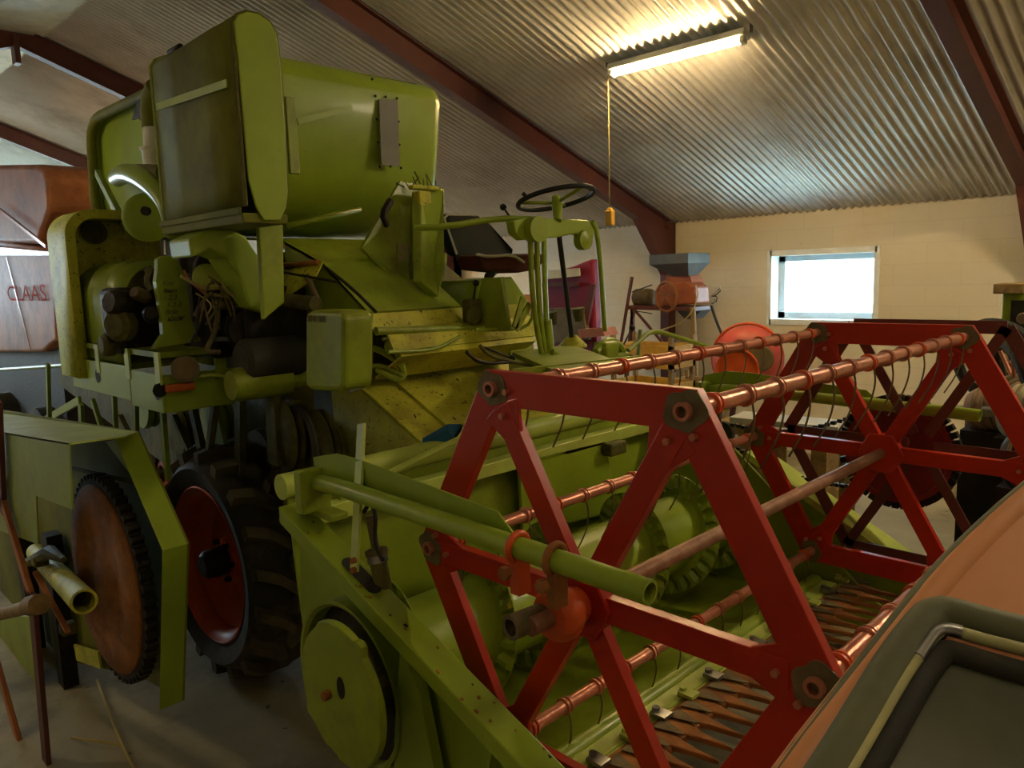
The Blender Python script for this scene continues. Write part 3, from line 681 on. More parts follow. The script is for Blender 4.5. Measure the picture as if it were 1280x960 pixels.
# cylinder jackets
def bulge(x, y0, y1, z0, z1):
    r = min(.16, (y1-y0)/2*.9); return upath(x, y0, y1, z0, z1, r)
js = [bulge(x, 1.22, 1.62, 1.66, 2.12 + d) for x, d in ((-4.38, 0), (-4.16, .0), (-4.15, .012), (-4.13, .012), (-4.12, 0), (-3.90, 0), (-3.89, .012), (-3.87, .012), (-3.86, 0), (-3.66, -.02))]
MB().sheet(js).build('engine_shroud', 'green', cb, solid=.008)
MB().slab(bulge(-3.70, 1.23, 1.61, 1.66, 2.09), (-.02, 0, 0)).build('shroud_end', 'olive', cb)
# engine block jumble in front
eb = MB(); 
for (px, py, X_, s_) in ((168, 400, -3.72, (.22, .22, .30)), (262, 372, -3.45, (.26, .26, .22)), (285, 410, -3.35, (.3, .3, .24)), (330, 395, -3.15, (.25, .3, .26)), (240, 330, -3.6, (.24, .2, .26))):
    eb.box(P(px, py, X=X_), s_)
ebo = eb.build('engine_block', 'dark', cb, bevel=.03, seg=3)
for (px, py, X_, r, h, ax, m) in ((163, 382, -3.45, .06, .10, (.3, -1, .2), 'dark'), (172, 372, -3.40, .026, .03, (0, -.5, 1), 'chrome'), (160, 405, -3.45, .07, .08, (.5, -1, 0), 'mud'), (190, 395, -3.40, .035, .08, (1, -.4, .2), 'dark'),
                                (184, 372, -3.40, .028, .09, (.6, -.8, .3), 'grime'), (145, 430, -3.5, .05, .06, (0, -1, 0), 'mud'), (257, 348, -3.22, .055, .05, (1, -.3, .2), 'pale'), (275, 340, -3.30, .12, .12, (1, -.2, 0), 'dark'),
                                (195, 365, -3.4, .03, .1, (0, 0, 1), 'dark'), (300, 360, -3.2, .06, .2, (0, 1, .1), 'grime'), (325, 420, -3.1, .07, .24, (0, 1, -.1), 'mud')):
    MB().lathe([(0, 0), (0, r*.8), (h*.2, r), (h*.75, r), (h, r*.7), (h, 0)], P(px, py, X=X_), ax, 18).build('engine_fitting', m, ebo)
for k in range(4):
    MB().lathe([(0, 0), (0, .025), (.06, .028), (.07, .02), (.07, 0)], P(104+k*13, 428-k*3, Y=1.25), (0, 0, 1), 14).build('filler_cap', 'mud', ebo)
# rope of orange rag
rg = []
for k in range(14): 
    t = k/13; rg.append(P(100 + 36*t, 414 - 16*t + 3*math.sin(k*1.9), Y=1.24))
MB().tube(rg, [.012 + .006*math.sin(k*2.3) for k in range(14)], 8, smooth=0).build('orange_rag', mat('bright_orange_cloth', (228, 120, 50), .8), cb)
# tall bracket with handwriting
bk = [P(x, y, X=-3.30) for x, y in ((197, 324), (203, 320), (219, 320), (229, 338), (233, 345), (240, 400), (246, 418), (254, 426), (192, 436), (204, 418), (202, 395), (195, 352), (197, 338))]
bko = MB().slab(bk, (-.04, 0, 0)).build('engine_bracket', 'green2', cb, bevel=.003)
text('handwriting', 'Kan\nfrem\n- 2,3\n 1 2 3\nBole\n10x87', .030, 'mud', bko, P(203, 357, X=-3.296), (0, 1, 0), (0, 0, 1), .0008, .3)
for (x, y) in ((212, 400), (226, 398)): MB().lathe([(0, .006), (.004, .004), (.004, 0)], P(x, y, X=-3.298), (1, 0, 0), 8).build('bolt_hole', 'black', bko)
# pipes and hoses around the engine
def hose(pts, r, m, name='hose', par=None): return MB().tube(pts, r, 10, smooth=2).build(name, m, par or cb)
hose([P(147, 222, Y=1.40), P(158, 215, Y=1.36), P(178, 222, Y=1.33), P(200, 240, Y=1.33), P(214, 262, Y=1.33), P(218, 292, Y=1.36)], .045, 'green2', 'exhaust_manifold')
hose([P(160, 216, Y=1.45), P(178, 214, Y=1.40), P(205, 216, Y=1.36)], .035, 'mud', 'exhaust_elbow')
MB().lathe([(-.02, 0), (-.02, .085), (0, .11), (.02, .085), (.02, .0)], P(184, 272, Y=1.36), (1, -.7, 0), 26).build('air_filter_lid', 'green2', cb)
MB().lathe([(0, 0), (0, .02), (.02, .02), (.02, 0)], P(184, 264, Y=1.30), (.6, -.8, 0), 8).build('lid_nut', 'dark', cb)
MB().bar(P(122, 216, Y=1.62), P(160, 290, Y=1.45), .04, .03, (0, 1, 0)).build('tank_strut', 'green', cb)
hose([P(206, 300, X=-3.3), P(206, 318, X=-3.3)], .004, 'white', 'wire')
W = [([(226, 345), (262, 365), (300, 350), (330, 310), (352, 302)], .007, 'rope'), ([(243, 395), (255, 375), (262, 368)], .008, 'grime'), ([(262, 366), (275, 385), (268, 420), (255, 440), (275, 440)], .010, 'grime'),
     ([(262, 368), (252, 400), (238, 430)], .006, 'black'), ([(262, 368), (300, 372), (318, 385), (310, 402), (295, 412)], .008, 'rope'), ([(300, 370), (330, 380), (345, 400), (338, 430)], .007, 'grime'),
     ([(230, 338), (236, 350), (250, 362), (258, 368)], .005, 'wornred'), ([(182, 340), (190, 332), (182, 350), (188, 362)], .010, 'mud'), ([(268, 380), (300, 378), (318, 400), (325, 418)], .026, 'grime'),
     ([(352, 416), (372, 418), (300, 424), (270, 424)], .011, 'steel'), ([(340, 425), (335, 450), (322, 470), (300, 482)], .006, 'pale')]
for pts, r, m in W: hose([P(x, y, X=-3.10) for x, y in pts], r, m, 'engine_hose')
random.seed(5)
for k in range(12):
    x0_, y0_ = random.uniform(240, 275), random.uniform(345, 380); x1_, y1_ = random.uniform(245, 345), random.uniform(395, 440)
    hose([P(x0_, y0_, X=-3.08), P((x0_+x1_)/2 + random.uniform(-12, 20), (y0_+y1_)/2 - random.uniform(-6, 26), X=-3.04), P(x1_, y1_, X=-3.08)], random.choice((.003, .004, .005)), random.choice(('grime', 'rope', 'mud', 'black')), 'engine_wire')
# round black canisters at the bay's right end
for (x, y, r) in ((300, 410, .09), (350, 405, .07)):
    MB().lathe([(0, 0), (0, r*.9), (.02, r), (.14, r), (.16, r*.9), (.16, 0)], P(x, y, X=-3.2), (.9, -.2, 0), 24).build('oil_filter', 'dark', cb)
MB().lathe([(0, 0), (.0, .07), (.02, .09), (.24, .09), (.28, .075), (.28, 0)], P(300, 452, X=-2.98), (0, 1, 0), 24).build('starter_motor', 'black', cb)
MB().lathe([(0, 0), (.0, .06), (.03, .07), (.25, .07), (.26, 0)], P(288, 482, X=-2.98), (0, 1, 0), 24).build('frame_cross_tube', 'green', cb)
for pp in (P(292, 482, X=-2.98),): MB().tube([pp, pp + V(0, .36, 0)], .05, 20).build('frame_cross_tube', 'green', cb)
# platform edge (channel) and lower bumper plate
TZ, X_P, Y_P = 1.735, -3.24, 1.20
pe = MB().hexa(V(-4.45, Y_P, TZ-.025), V(X_P, Y_P+.02, TZ)).hexa(V(X_P-.02, Y_P, TZ-.025), V(X_P, 1.80, TZ)).hexa(V(-4.45, Y_P, TZ-.006), V(X_P, 1.8, TZ)).build('engine_platform', 'green', cb, bevel=.004)
MB().hexa(V(X_P-.01, Y_P+.0, 1.48), V(X_P, 1.50, 1.64)).build('front_bumper_plate', 'green2', cb, bevel=.003)
MB().hexa(V(-3.60, Y_P-.01, 1.48), V(X_P, Y_P, 1.64)).hexa(V(-4.44, Y_P-.012, 1.50), V(-3.60, Y_P-.002, 1.655)).build('side_bumper_plate', 'green2', cb, bevel=.003)
for x in (-4.40, -4.0, -3.6, -3.25):
    MB().hexa(V(x-.03, Y_P-.015, 1.60), V(x+.02, Y_P-.005, 1.735)).build('bumper_strap', 'pale', cb)
MB().hexa(V(X_P+.001, 1.42, 1.60), V(X_P+.01, 1.47, 1.74)).build('bumper_strap', 'green', cb)
wl = P(231, 461, X=X_P+.03)
wk = MB().lathe([(-.04, .02), (-.02, .05), (.0, .056), (.015, .056), (.015, .045)], wl, (1, -.25, 0), 24).build('work_lamp', 'grime', cb)
MB().lathe([(.008, 0), (.008, .046)], wl, (1, -.25, 0), 22).build('lamp_glass', 'lens', wk)
MB().box(P(225, 484, X=X_P+.02), (.03, .12, .035)).build('indicator_lamp', 'amber', cb, bevel=.008)
MB().lathe([(0, .03), (0, 0)], P(200, 488, X=X_P+.004), (1, 0, 0), 12).build('bumper_hole', 'dark', cb)
hose([P(250, 470, X=X_P+.03), P(268, 468, X=X_P+.03), P(290, 472, X=X_P+.03), P(300, 478, X=X_P+.03)], .008, 'pale', 'hose')
for (x, y) in ((122, 470), (196, 490)): 
    MB().lathe([(0, 0), (0, .035)], P(x, y, Y=Y_P-.014), (0, -1, 0), 14).build('bumper_hole', 'dark', cb)
# legs and struts below the platform
for (xa, ya, xb, yb, Yp, wd) in ((101, 505, 104, 560, 1.3, .05), (170, 505, 172, 640, 1.35, .03), (203, 505, 210, 600, 1.32, .03), (142, 480, 146, 560, 1.22, .02), (116, 500, 130, 545, 1.3, .03), (60, 455, 62, 540, 1.25, .03), (22, 545, 100, 500, 1.5, .05)):
    MB().bar(P(xa, ya, Y=Yp), P(xb, yb, Y=Yp), wd, .02, (0, 1, 0)).build('platform_strut', 'green', cb)
for (xa, ya, xb, yb, Yp, wd) in ((240, 505, 252, 560, 1.55, .05), (270, 500, 262, 560, 1.5, .03), (300, 500, 300, 600, 1.6, .06), (340, 480, 345, 580, 1.55, .08), (218, 520, 240, 570, 1.6, .03), (150, 520, 190, 600, 1.6, .03), (370, 500, 372, 560, 1.6, .04)):
    MB().bar(P(xa, ya, Y=Yp), P(xb, yb, Y=Yp), wd, .03, (0, 1, 0)).build('frame_strut', 'mud', cb)
MB().slab([P(255, 505, Y=1.6), P(268, 505, Y=1.6), P(280, 555, Y=1.6), P(262, 560, Y=1.6)], (0, .02, 0)).build('side_guard', 'green', cb)
# big variator pulleys beside the wheel
for (px, py, Yp, r) in ((350, 545, 1.55, .15), (392, 560, 1.62, .16)):
    c = P(px, py, Y=Yp)
    MB().lathe([(0, .02), (0, r*.6), (.01, r*.95), (.02, r), (.035, r*.8), (.05, r), (.06, r*.95), (.06, 0)], c, (.15, 1, 0), 32).build('belt_pulley', 'mud', cb)
MB().torus(P(375, 560, Y=1.58), (.15, 1, 0), .17, .014, 36, 8).build('drive_belt', 'black', cb)
MB().hexa(V(-3.1, 1.62, .9), V(-2.95, 1.72, 1.6)).build('chassis_upright', 'mud', cb)
# horizontal conduit to left
MB().tube([P(0, 462, Y=1.3), P(60, 458, Y=1.3), P(90, 456, Y=1.3)], .012, 8).build('side_rod', 'green', cb)
# --- wheels
def wheel(cx_, cz_, R, ya, yb, rimr, name='drive_wheel', nl=18, out=-1):
    w_ = yb-ya; ym = (ya+yb)/2
    t = MB().lathe([(ya-ym+.03, rimr), (ya-ym+.0, rimr+.04), (ya-ym-.02, (rimr+R)/2), (ya-ym+.0, R-.09), (ya-ym+.05, R-.06), (0, R-.055), (yb-ym-.05, R-.06), (yb-ym, R-.09), (yb-ym+.02, (rimr+R)/2), (yb-ym, rimr+.04), (yb-ym-.03, rimr)], V(cx_, ym, cz_), (0, 1, 0), 64)
    o = t.build('tyre', 'tyre', cb)
    lug = MB()
    for k in range(nl):
        for sd in (-1, 1):
            a = 2*PI*(k + (.5 if sd > 0 else 0))/nl
            pts = []
            for (t_, da) in ((.0, -.02), (.5, .10), (1.02, .17)):
                pts.append((sd*t_*w_/2, a + da))
            for (ya_, aa), (yb_, ab) in zip(pts, pts[1:]):
                ro = R; ri = R - .09 if abs(yb_) < w_/2*.8 else R-.10
                rO2 = R if abs(yb_) < w_/2*.8 else R-.035
                th = .030/R
                vs = []
                for (yy, aa_, rr_o) in ((ya_, aa, ro), (yb_, ab, rO2)):
                    for rr in (ri, rr_o):
                        for d_ in (-th, th):
                            b_a = aa_ + d_*(1.25 if rr == ri else .9)
                            vs.append(lug.bm.verts.new(V(cx_ + rr*math.cos(b_a), ym + yy, cz_ + rr*math.sin(b_a))))
                for f_ in ((0,1,3,2), (4,6,7,5), (0,4,5,1), (2,3,7,6), (0,2,6,4), (1,5,7,3)): lug.bm.faces.new([vs[i] for i in f_])
    lug.build('tyre_lugs', 'lug', o, bevel=.006)
    s = out
    y_o = ya if out < 0 else yb
    rm = MB().lathe([(0, rimr+.012), (-s*.005, rimr+.018), (-s*.02, rimr-.005), (-s*.05, rimr-.03), (-s*.09, rimr-.035), (-s*.10, rimr-.06), (-s*.15, rimr-.12), (-s*.14, .12), (-s*.10, .10), (-s*.10, 0)], V(cx_, y_o, cz_), (0, 1, 0), 48)
    rmo = rm.build('wheel_rim', 'rim', cb, solid=.006)
    MB().lathe([(-s*.10, .075), (-s*.0, .07), (s*.02, .05), (s*.02, 0)], V(cx_, y_o, cz_), (0, 1, 0), 20).build('wheel_hub', 'dark', rmo)
    for k in range(6):
        a = 2*PI*k/6
        MB().lathe([(0, 0), (0, .014), (s*.03, .014), (s*.03, 0)], V(cx_ + .1*math.cos(a), y_o - s*.10, cz_ + .1*math.sin(a)), (0, 1, 0), 6).build('wheel_nut', 'dark', rmo)
wheel(-3.72, .61, .61, 1.50, 1.83, .38)
wheel(-3.72, .61, .61, 2.74, 3.07, .38, out=1)
wheel(-6.9, .36, .36, 1.9, 2.06, .20, nl=14); wheel(-6.9, .36, .36, 2.46, 2.62, .20, nl=14, out=1)
MB().tube([(-3.72, 1.7, .61), (-3.72, 2.85, .61)], .07, 12).build('drive_axle', 'mud', cb)
MB().tube([(-6.9, 2.0, .36), (-6.9, 2.5, .36)], .04, 12).hexa(V(-6.95, 2.2, .36), V(-6.85, 2.3, 1.25)).build('rear_axle', 'mud', cb)
# --- driver's platform
pan('platform_floor', [P(640, 440, Z=1.66), P(700, 466, Z=1.66), P(775, 452, Z=1.66), P(715, 430, Z=1.66)], 'green', (0, 0, -.02))
MB().bar(P(640, 470, Z=1.64), P(800, 452, Z=1.64), .02, .05, (0, 0, 1)).build('platform_edge', 'green', cb)
# pedestal box below the seat
pd = MB().slab([P(600, 350, X=-2.62), P(640, 346, X=-2.62), P(660, 375, X=-2.62), P(667, 412, X=-2.62), P(590, 414, X=-2.62)], (-.28, 0, 0)).build('seat_pedestal', 'green2', cb, bevel=.006)
pan('pedestal_side', [P(588, 414, Y=2.32), P(602, 348, Y=2.32), P(626, 346, Y=2.32), P(636, 412, Y=2.32)], 'green', (0, .02, 0))
MB().slab([P(638, 410, X=-2.5), P(664, 412, X=-2.5), P(667, 462, X=-2.5), P(640, 466, X=-2.5)], (-.02, 0, 0)).build('platform_kick_plate', 'pale', cb)
# seat
G['vinyl'] = mat('black_vinyl', (20, 23, 22), .6, 0, (38, 40, 34), .4, 5, .05, 20, .1)
sx = -2.72
bkp = [P(553, 271, X=sx-.22), P(560, 267, X=sx-.22), P(596, 269, X=sx-.22), P(612, 280, X=sx-.18), P(641, 312, X=sx-.05), P(640, 317, X=sx-.05), P(575, 320, X=sx-.05), P(569, 316, X=sx-.06)]
G['seatback'] = mat('dull_black_seat_cloth', (22, 26, 22), .85, 0, (34, 40, 34), .5, 5)
G['seatback'].node_tree.nodes['Principled BSDF'].inputs['Specular IOR Level'].default_value = .12
MB().slab(bkp, (-.06, .0, 0)).build('seat_backrest', 'seatback', cb)
MB().tube([P(556, 272, X=sx-.19), P(560, 268, X=sx-.19), P(596, 269, X=sx-.19)], .006, 6).tube([P(555, 272, X=sx-.19), P(571, 318, X=sx-.02)], .006, 6).build('seat_piping', 'mesh', cb)
MB().slab([P(566, 320, X=sx), P(645, 318, X=sx+.02), P(650, 326, X=sx+.02), P(640, 338, X=sx), P(618, 342, X=sx), P(574, 338, X=sx)], (.16, .02, 0)).build('seat_cushion', mat('torn_maroon_seat', (84, 34, 26), .7, 0, (50, 30, 22), .7, 12, .3, 30, .3), cb, bevel=.015, seg=3)
MB().tube([P(596, 318, X=sx+.18), P(612, 321, X=sx+.18), P(640, 318, X=sx+.18), P(655, 328, X=sx+.18)], .007, 6, smooth=1).build('seat_trim', 'mesh', cb)
MB().tube([P(610, 346, X=-2.65), P(618, 338, X=-2.7)], .02, 8).build('seat_post', 'mud', cb)
# steering column frame
xs = -2.28
MB().tube([P(519, 285, X=-2.6), P(560, 283, X=-2.5), P(620, 273, X=-2.4), P(665, 274, X=-2.3)], .014, 10, smooth=1).build('grab_rail', 'green2', cb)
cp = [P(642, 276, X=xs), P(660, 272, X=xs), P(735, 275, X=xs), P(745, 283, X=xs), P(742, 298, X=xs), P(720, 292, X=xs), P(695, 297, X=xs), P(655, 300, X=xs), P(645, 292, X=xs)]
cbo = MB().slab(cp, (-.05, 0, 0)).build('control_bracket', 'green2', cb, bevel=.006)
MB().lathe([(-.02, 0), (-.02, .055), (.03, .055), (.03, 0)], P(668, 287, X=xs+.01), (1, 0, 0), 20).build('gear_housing', 'green', cb)
MB().lathe([(-.02, 0), (-.02, .045), (.02, .045), (.02, .03), (.03, .015), (.03, 0)], P(729, 300, X=xs), (1, 0, 0), 20).build('lever_boss', 'green', cb)
MB().tube([P(740, 277, X=xs), P(746, 288, X=xs), P(751, 340, X=xs), P(756, 414, X=xs)], .012, 10, smooth=1).build('column_frame_tube', 'green', cb)
for dx, m_ in ((0, 'green'), (9, 'green2'), (-8, 'green')):
    MB().tube([P(671+dx, 298, X=xs), P(672+dx, 350, X=xs), P(676+dx*.8, 405, X=xs), P(683+dx*.4, 455, X=xs)], .012, 8, smooth=1).build('column_tube', m_, cb)
MB().tube([P(683, 400, X=xs), P(686, 430, X=xs), P(686, 462, X=xs)], .024, 10).build('column_foot', 'green', cb)
MB().tube([P(594, 412, X=-2.42), P(648, 412, X=-2.4), P(664, 404, X=-2.38), P(668, 380, X=-2.36)], .008, 8, smooth=1).build('brake_pipe', 'green', cb)
MB().tube([P(699, 296, X=xs-.05), P(716, 432, X=xs-.15)], .012, 10).build('steering_column', 'black', cb)
MB().lathe([(0, .07), (.01, .07), (.06, .02), (.06, 0)], P(716, 434, X=xs-.15), (0, 0, 1), 16).build('column_boot', 'dusty', cb)
MB().lathe([(-.03, .05), (.0, .05), (0, 0)], P(716, 436, X=xs-.15), (0, 0, 1), 16).build('boot_ring', 'black', cb)
swc = P(695, 248, X=-2.32)
axw = (V(-.22, .0, 1)).normalized()
sw = MB().torus(swc, axw, .172, .011, 48, 10).build('steering_wheel', 'vinyl', cb)
u_ = axw.cross(V(1, 0, 0)).normalized(); v_ = axw.cross(u_)
for k in range(3):
    a = 2*PI*k/3 + .5; MB().tube([swc + axw*-.02, swc + (u_*math.cos(a)+v_*math.sin(a))*.16], .008, 8).build('wheel_spoke', 'green', sw)
MB().tube([swc + axw*.01, swc - axw*.03, P(697, 276, X=xs)], [.02, .026, .018], 12).build('wheel_boss', 'green2', sw)
MB().lathe([(-.012, 0), (0, .012), (.012, 0)], P(655, 243, X=-2.3), (0, 0, 1), 10).build('wheel_knob', 'vinyl', sw)
# levers with ball knobs
for (xa, ya, xb, yb, X_) in ((629, 259, 638, 272, -2.4), (595, 354, 590, 385, -2.5), (790, 410, 770, 450, -2.2), (640, 448, 600, 432, -2.4)):
    p0, p1 = P(xa, ya, X=X_), P(xb, yb, X=X_)
    lv = MB().tube([p0, p1], .005, 6).build('control_lever', 'dark', cb)
    MB().lathe([(-.016, 0), (-.01, .012), (0, .016), (.01, .012), (.016, 0)], p0, (0, 0, 1), 12).build('lever_knob', 'vinyl', lv)
MB().bar(P(643, 410, X=-2.3), P(654, 372, X=-2.3), .028, .01, (1, 0, 0)).bar(P(645, 412, X=-2.3), P(662, 380, X=-2.3), .028, .01, (1, 0, 0)).build('pedal_plates', 'green', cb)
MB().box(P(590, 388, X=-2.52), (.06, .07, .10)).lathe([(-.01, 0), (-.01, .04), (.02, .04), (.02, 0)], P(590, 395, X=-2.49), (1, 0, 0), 14).build('valve_block', 'mud', cb, bevel=.01)
MB().bar(P(582, 405, X=-2.5), P(580, 440, X=-2.5), .035, .01, (1, 0, 0)).build('valve_bracket', 'green', cb)
for (pts, r, m_) in (([(785, 438), (800, 425), (815, 412), (850, 422), (905, 440)], .012, 'green'), ([(745, 440), (758, 425), (775, 430), (780, 450)], .02, 'green'), ([(745, 452), (760, 440), (790, 445), (800, 460)], .014, 'mud'),
                   ([(800, 412), (798, 435), (796, 460)], .010, 'green'), ([(600, 432), (612, 445), (640, 452), (680, 460)], .008, 'mud'), ([(583, 440), (600, 455), (640, 452)], .008, 'dark'), ([(690, 440), (710, 452), (740, 458)], .014, 'green')):
    MB().tube([P(x, y, X=-2.2) for x, y in pts], r, 8, smooth=2).build('platform_linkage', m_, cb)
MB().box(P(758, 440, X=-2.2), (.08, .1, .10)).box(P(775, 448, X=-2.2), (.05, .1, .06)).build('pedal_bracket', 'green', cb, bevel=.012)
for (x, y) in ((688, 390), (722, 385)):
    MB().tube([P(x, y, X=-2.5), P(x+2, y+16, X=-2.5)], [.035, .025], 10).build('footrest_boss', 'mud', cb)
# far divider: long pale green shoe
dv = [(-1.75, 1.10), (-1.30, .80), (-.75, .52), (-.45, .40), (-.50, .34), (-1.1, .42), (-1.8, .62)]
MB().slab([V(x, 3.50, z) for x, z in dv], (0, .02, 0)).build('far_divider_sheet', 'green', cb)
MB().bar(V(-1.78, 3.44, 1.11), V(-.45, 3.44, .40), .03, .16, (0, 1, 0)).build('far_divider_top', 'pale', cb)
ov_ = [V(-.83 + .075*math.cos(2*PI*k/24)*1.3, 3.49, .45 + .03*math.sin(2*PI*k/24) - .04*math.cos(2*PI*k/24)) for k in range(24)]
MB().slab(ov_, (0, .006, 0)).build('oval_hole_patch', 'mesh', cb)  # pale patch standing in for bright floor seen through an oval hole
# hoses and mud on the feeder cover
MB().slab([P(528, 548, Y=1.78), P(560, 530, X=-2.2), P(577, 530, X=-2.2), P(568, 545, X=-2.2)], (0, 0, -.02)).build('blue_cloth', 'blue', cb)

# ================================================================ LEFT FOREGROUND MACHINE
lg = thing('parked_header', 'dark green machine header with rusty toothed disc and angular guard at left', 'farm machine', (-3.3, .9, 0))
Yb = 1.02
op = [(0, 512), (172, 540), (234, 680), (228, 876)]
outer = [P(x, y, Y=Yb) for x, y in op]
MB().slab([outer[0], outer[1], outer[2], outer[3], P(176, 846, Y=Yb), P(60, 820, Y=Yb), P(0, 800, Y=Yb)], (0, .008, 0)).build('guard_back_sheet', 'olive', lg)
fl = MB()
for a, b in zip(outer[1:], outer[2:]): fl.slab([a, b, b + V(0, -.085, 0), a + V(0, -.085, 0)], (-.004, 0, -.003))
fl.build('guard_flange', 'green2', lg)
# the top box
MB().slab([P(0, 516, Y=Yb), P(172, 540, Y=Yb), P(155, 545, Y=Yb-.10), P(86, 554, Y=Yb-.30), P(-10, 538, Y=Yb-.30)], (0, 0, -.006)).build('guard_top', 'pale', lg)
MB().slab([P(-10, 538, Y=.72), P(86, 554, Y=.72), P(90, 637, Y=.72), P(45, 620, Y=.72), P(47, 680, Y=.72), P(-10, 660, Y=.72)], (0, .005, 0)).build('guard_front_sheet', 'green', lg)
MB().tube([P(90, 585, Y=.9), P(172, 604, Y=.98)], .008, 6).build('guard_stay', 'mud', lg)
MB().slab([P(132, 552, Y=.98), P(154, 548, Y=.98), P(168, 600, Y=.98)], (0, .005, 0)).build('corner_gusset', 'pale', lg)
Rd = .40; dcx = V(P(182, 735, Y=.90).x - Rd, .90, .875)
dk = MB().lathe([(-.02, 0), (-.03, .08), (-.016, .1), (-.016, Rd*.55), (-.03, Rd*.62), (-.03, Rd*.90), (-.02, Rd*.94), (.02, Rd*.95), (.02, 0)], dcx, (0, 1, 0), 48).build('rusty_disc', 'rustd', lg)
ch = MB(); pr = []
for k in range(56):
    for f_, rr in ((.08, -.004), (.2, .016), (.6, .016), (.8, -.004)):
        a = 2*PI*(k+f_)/56; pr.append(dcx + V((Rd+rr)*math.cos(a), -.012, (Rd+rr)*math.sin(a)))
ch.slab(pr, (0, .045, 0)).build('roller_chain', 'dark', dk, bevel=.003)
MB().pipe(P(45, 690, Y=.95), P(105, 752, Y=.74), .045, .036).build('yellow_tube', 'dusty', lg)
MB().tube([P(30, 705, Y=.8), P(62, 690, Y=.8), P(80, 700, Y=.8)], [.02, .03, .012], 8).build('universal_joint', 'mud', lg)
for q in (P(50, 700, Y=.80), P(85, 785, Y=.8)): MB().box(q, (.06, .06, .05)).build('joint_block', 'mud', lg, bevel=.01)
pan('lower_panel', [P(0, 770, Y=.85), P(38, 770, Y=.85), P(60, 960, Y=.85), P(98, 990, Y=.85), P(40, 1000, Y=.85), P(0, 980, Y=.85)], 'green', (0, .01, 0), par=lg)
pan('lower_strip', [P(70, 880, Y=.86), P(75, 890, Y=.86), P(98, 970, Y=.86), P(80, 990, Y=.86), P(70, 960, Y=.86)], 'green2', (0, .02, 0), par=lg)
MB().bar(P(95, 815, Y=.98), P(125, 825, Y=.98), .08, .01, (0, 1, 0)).build('bottom_bracket', 'dusty', lg)
for (a, b, w_, m_, Yp) in (((-2, 500), (4, 640), .055, 'brownred', .70), ((-4, 600), (44, 760), .05, 'orust', .70), ((40, 740), (62, 990), .075, 'brownred', .70), ((-6, 820), (40, 985), .06, 'orust', .66), ((44, 715), (85, 790), .014, 'orust', .74)):
    MB().bar(P(*a, Y=Yp), P(*b, Y=Yp), w_, .02, (0, 1, 0)).build('reel_bar', m_, lg, bevel=.003)
MB().tube([P(-10, 770, Y=.66), P(45, 757, Y=.66)], .028, 12).tube([P(38, 757, Y=.67), P(50, 755, Y=.67)], .04, 10).build('bar_end_bush', 'wood', lg)
for x in (-4.3, -4.9): MB().hexa(V(x, .93, 0), V(x+.1, 1.0, .8)).build('support_foot', 'dark', lg)
# straws on the floor
for k, (a, b, c) in enumerate((((121, 850), (150, 925), (170, 965)), ((90, 922), (120, 926), (154, 932)))):
    o = MB().tube([P(*a, Z=.02), P(*b, Z=.04), P(*c, Z=.01)], .006, 6, smooth=1).build('straw_stalk', 'straw')
    tag(o, ['long dry stalk leaning along the dark floor', 'short dry stalk crossing the long one on the floor'][k], 'straw')
MB_ = None
# floor drain channel edge beside guard

# ================================================================ LEFT BACKGROUND ORANGE MACHINE
og = thing('rusty_hopper_machine', 'rusty orange farm machine with rounded hopper and faded red lettering', 'farm machine', V(-8.5, 2.3, 0))
og.location.z = 0
Yo = P(66, 312, X=-7.7).y
MB().slab([P(-60, 303, Y=Yo), P(0, 300, Y=Yo), P(66, 312, Y=Yo), P(70, 425, Y=Yo), P(52, 440, Y=Yo), P(-60, 440, Y=Yo)], (0, .9, 0)).build('body_box', 'orust', og, bevel=.03, seg=3)
MB().slab([P(-60, 303, Y=Yo-.0), P(66, 314, Y=Yo), P(66, 320, Y=Yo), P(-60, 319, Y=Yo)], (0, -.03, 0)).build('body_ledge', 'orange', og, bevel=.005)
MB().slab([P(-60, 207, Y=Yo), P(45, 205, Y=Yo), P(54, 210, Y=Yo), P(59, 225, Y=Yo), P(60, 262, Y=Yo), P(45, 305, Y=Yo), P(-60, 303, Y=Yo)], (0, .9, 0)).build('hopper', 'orust', og, bevel=.05, seg=4)
MB().bar(P(0, 262, Y=Yo-.05), P(58, 308, Y=Yo-.05), .03, .02, (0, 1, 0)).build('diagonal_stay', 'wornred', og)
text('lettering', 'CLAAS', .22, 'letter', og, P(62, 376, Y=Yo-.014) - V(1.52, 0, 0), (1, 0, 0), (0, 0, 1), .0006, 0, 2.2)
MB().bar(P(8, 322, Y=Yo-.008), P(38, 438, Y=Yo-.008), .02, .006, (0, 1, 0)).build('body_seam', 'orange', og)
MB().hexa(P(0, 440, Y=Yo) + V(-2, .1, -1.2), P(60, 440, Y=Yo) + V(0, .8, .05)).build('chassis', 'dark', og)
for dx in (0.5, 2.2):
    MB().lathe([(0, 0), (0, .2), (-.02, .22), (0, .42), (.2, .42), (.2, 0)], V(P(60, 440, Y=Yo).x - dx, Yo-.05, .42), (0, 1, 0), 32).build('wheel', 'tyre', og)

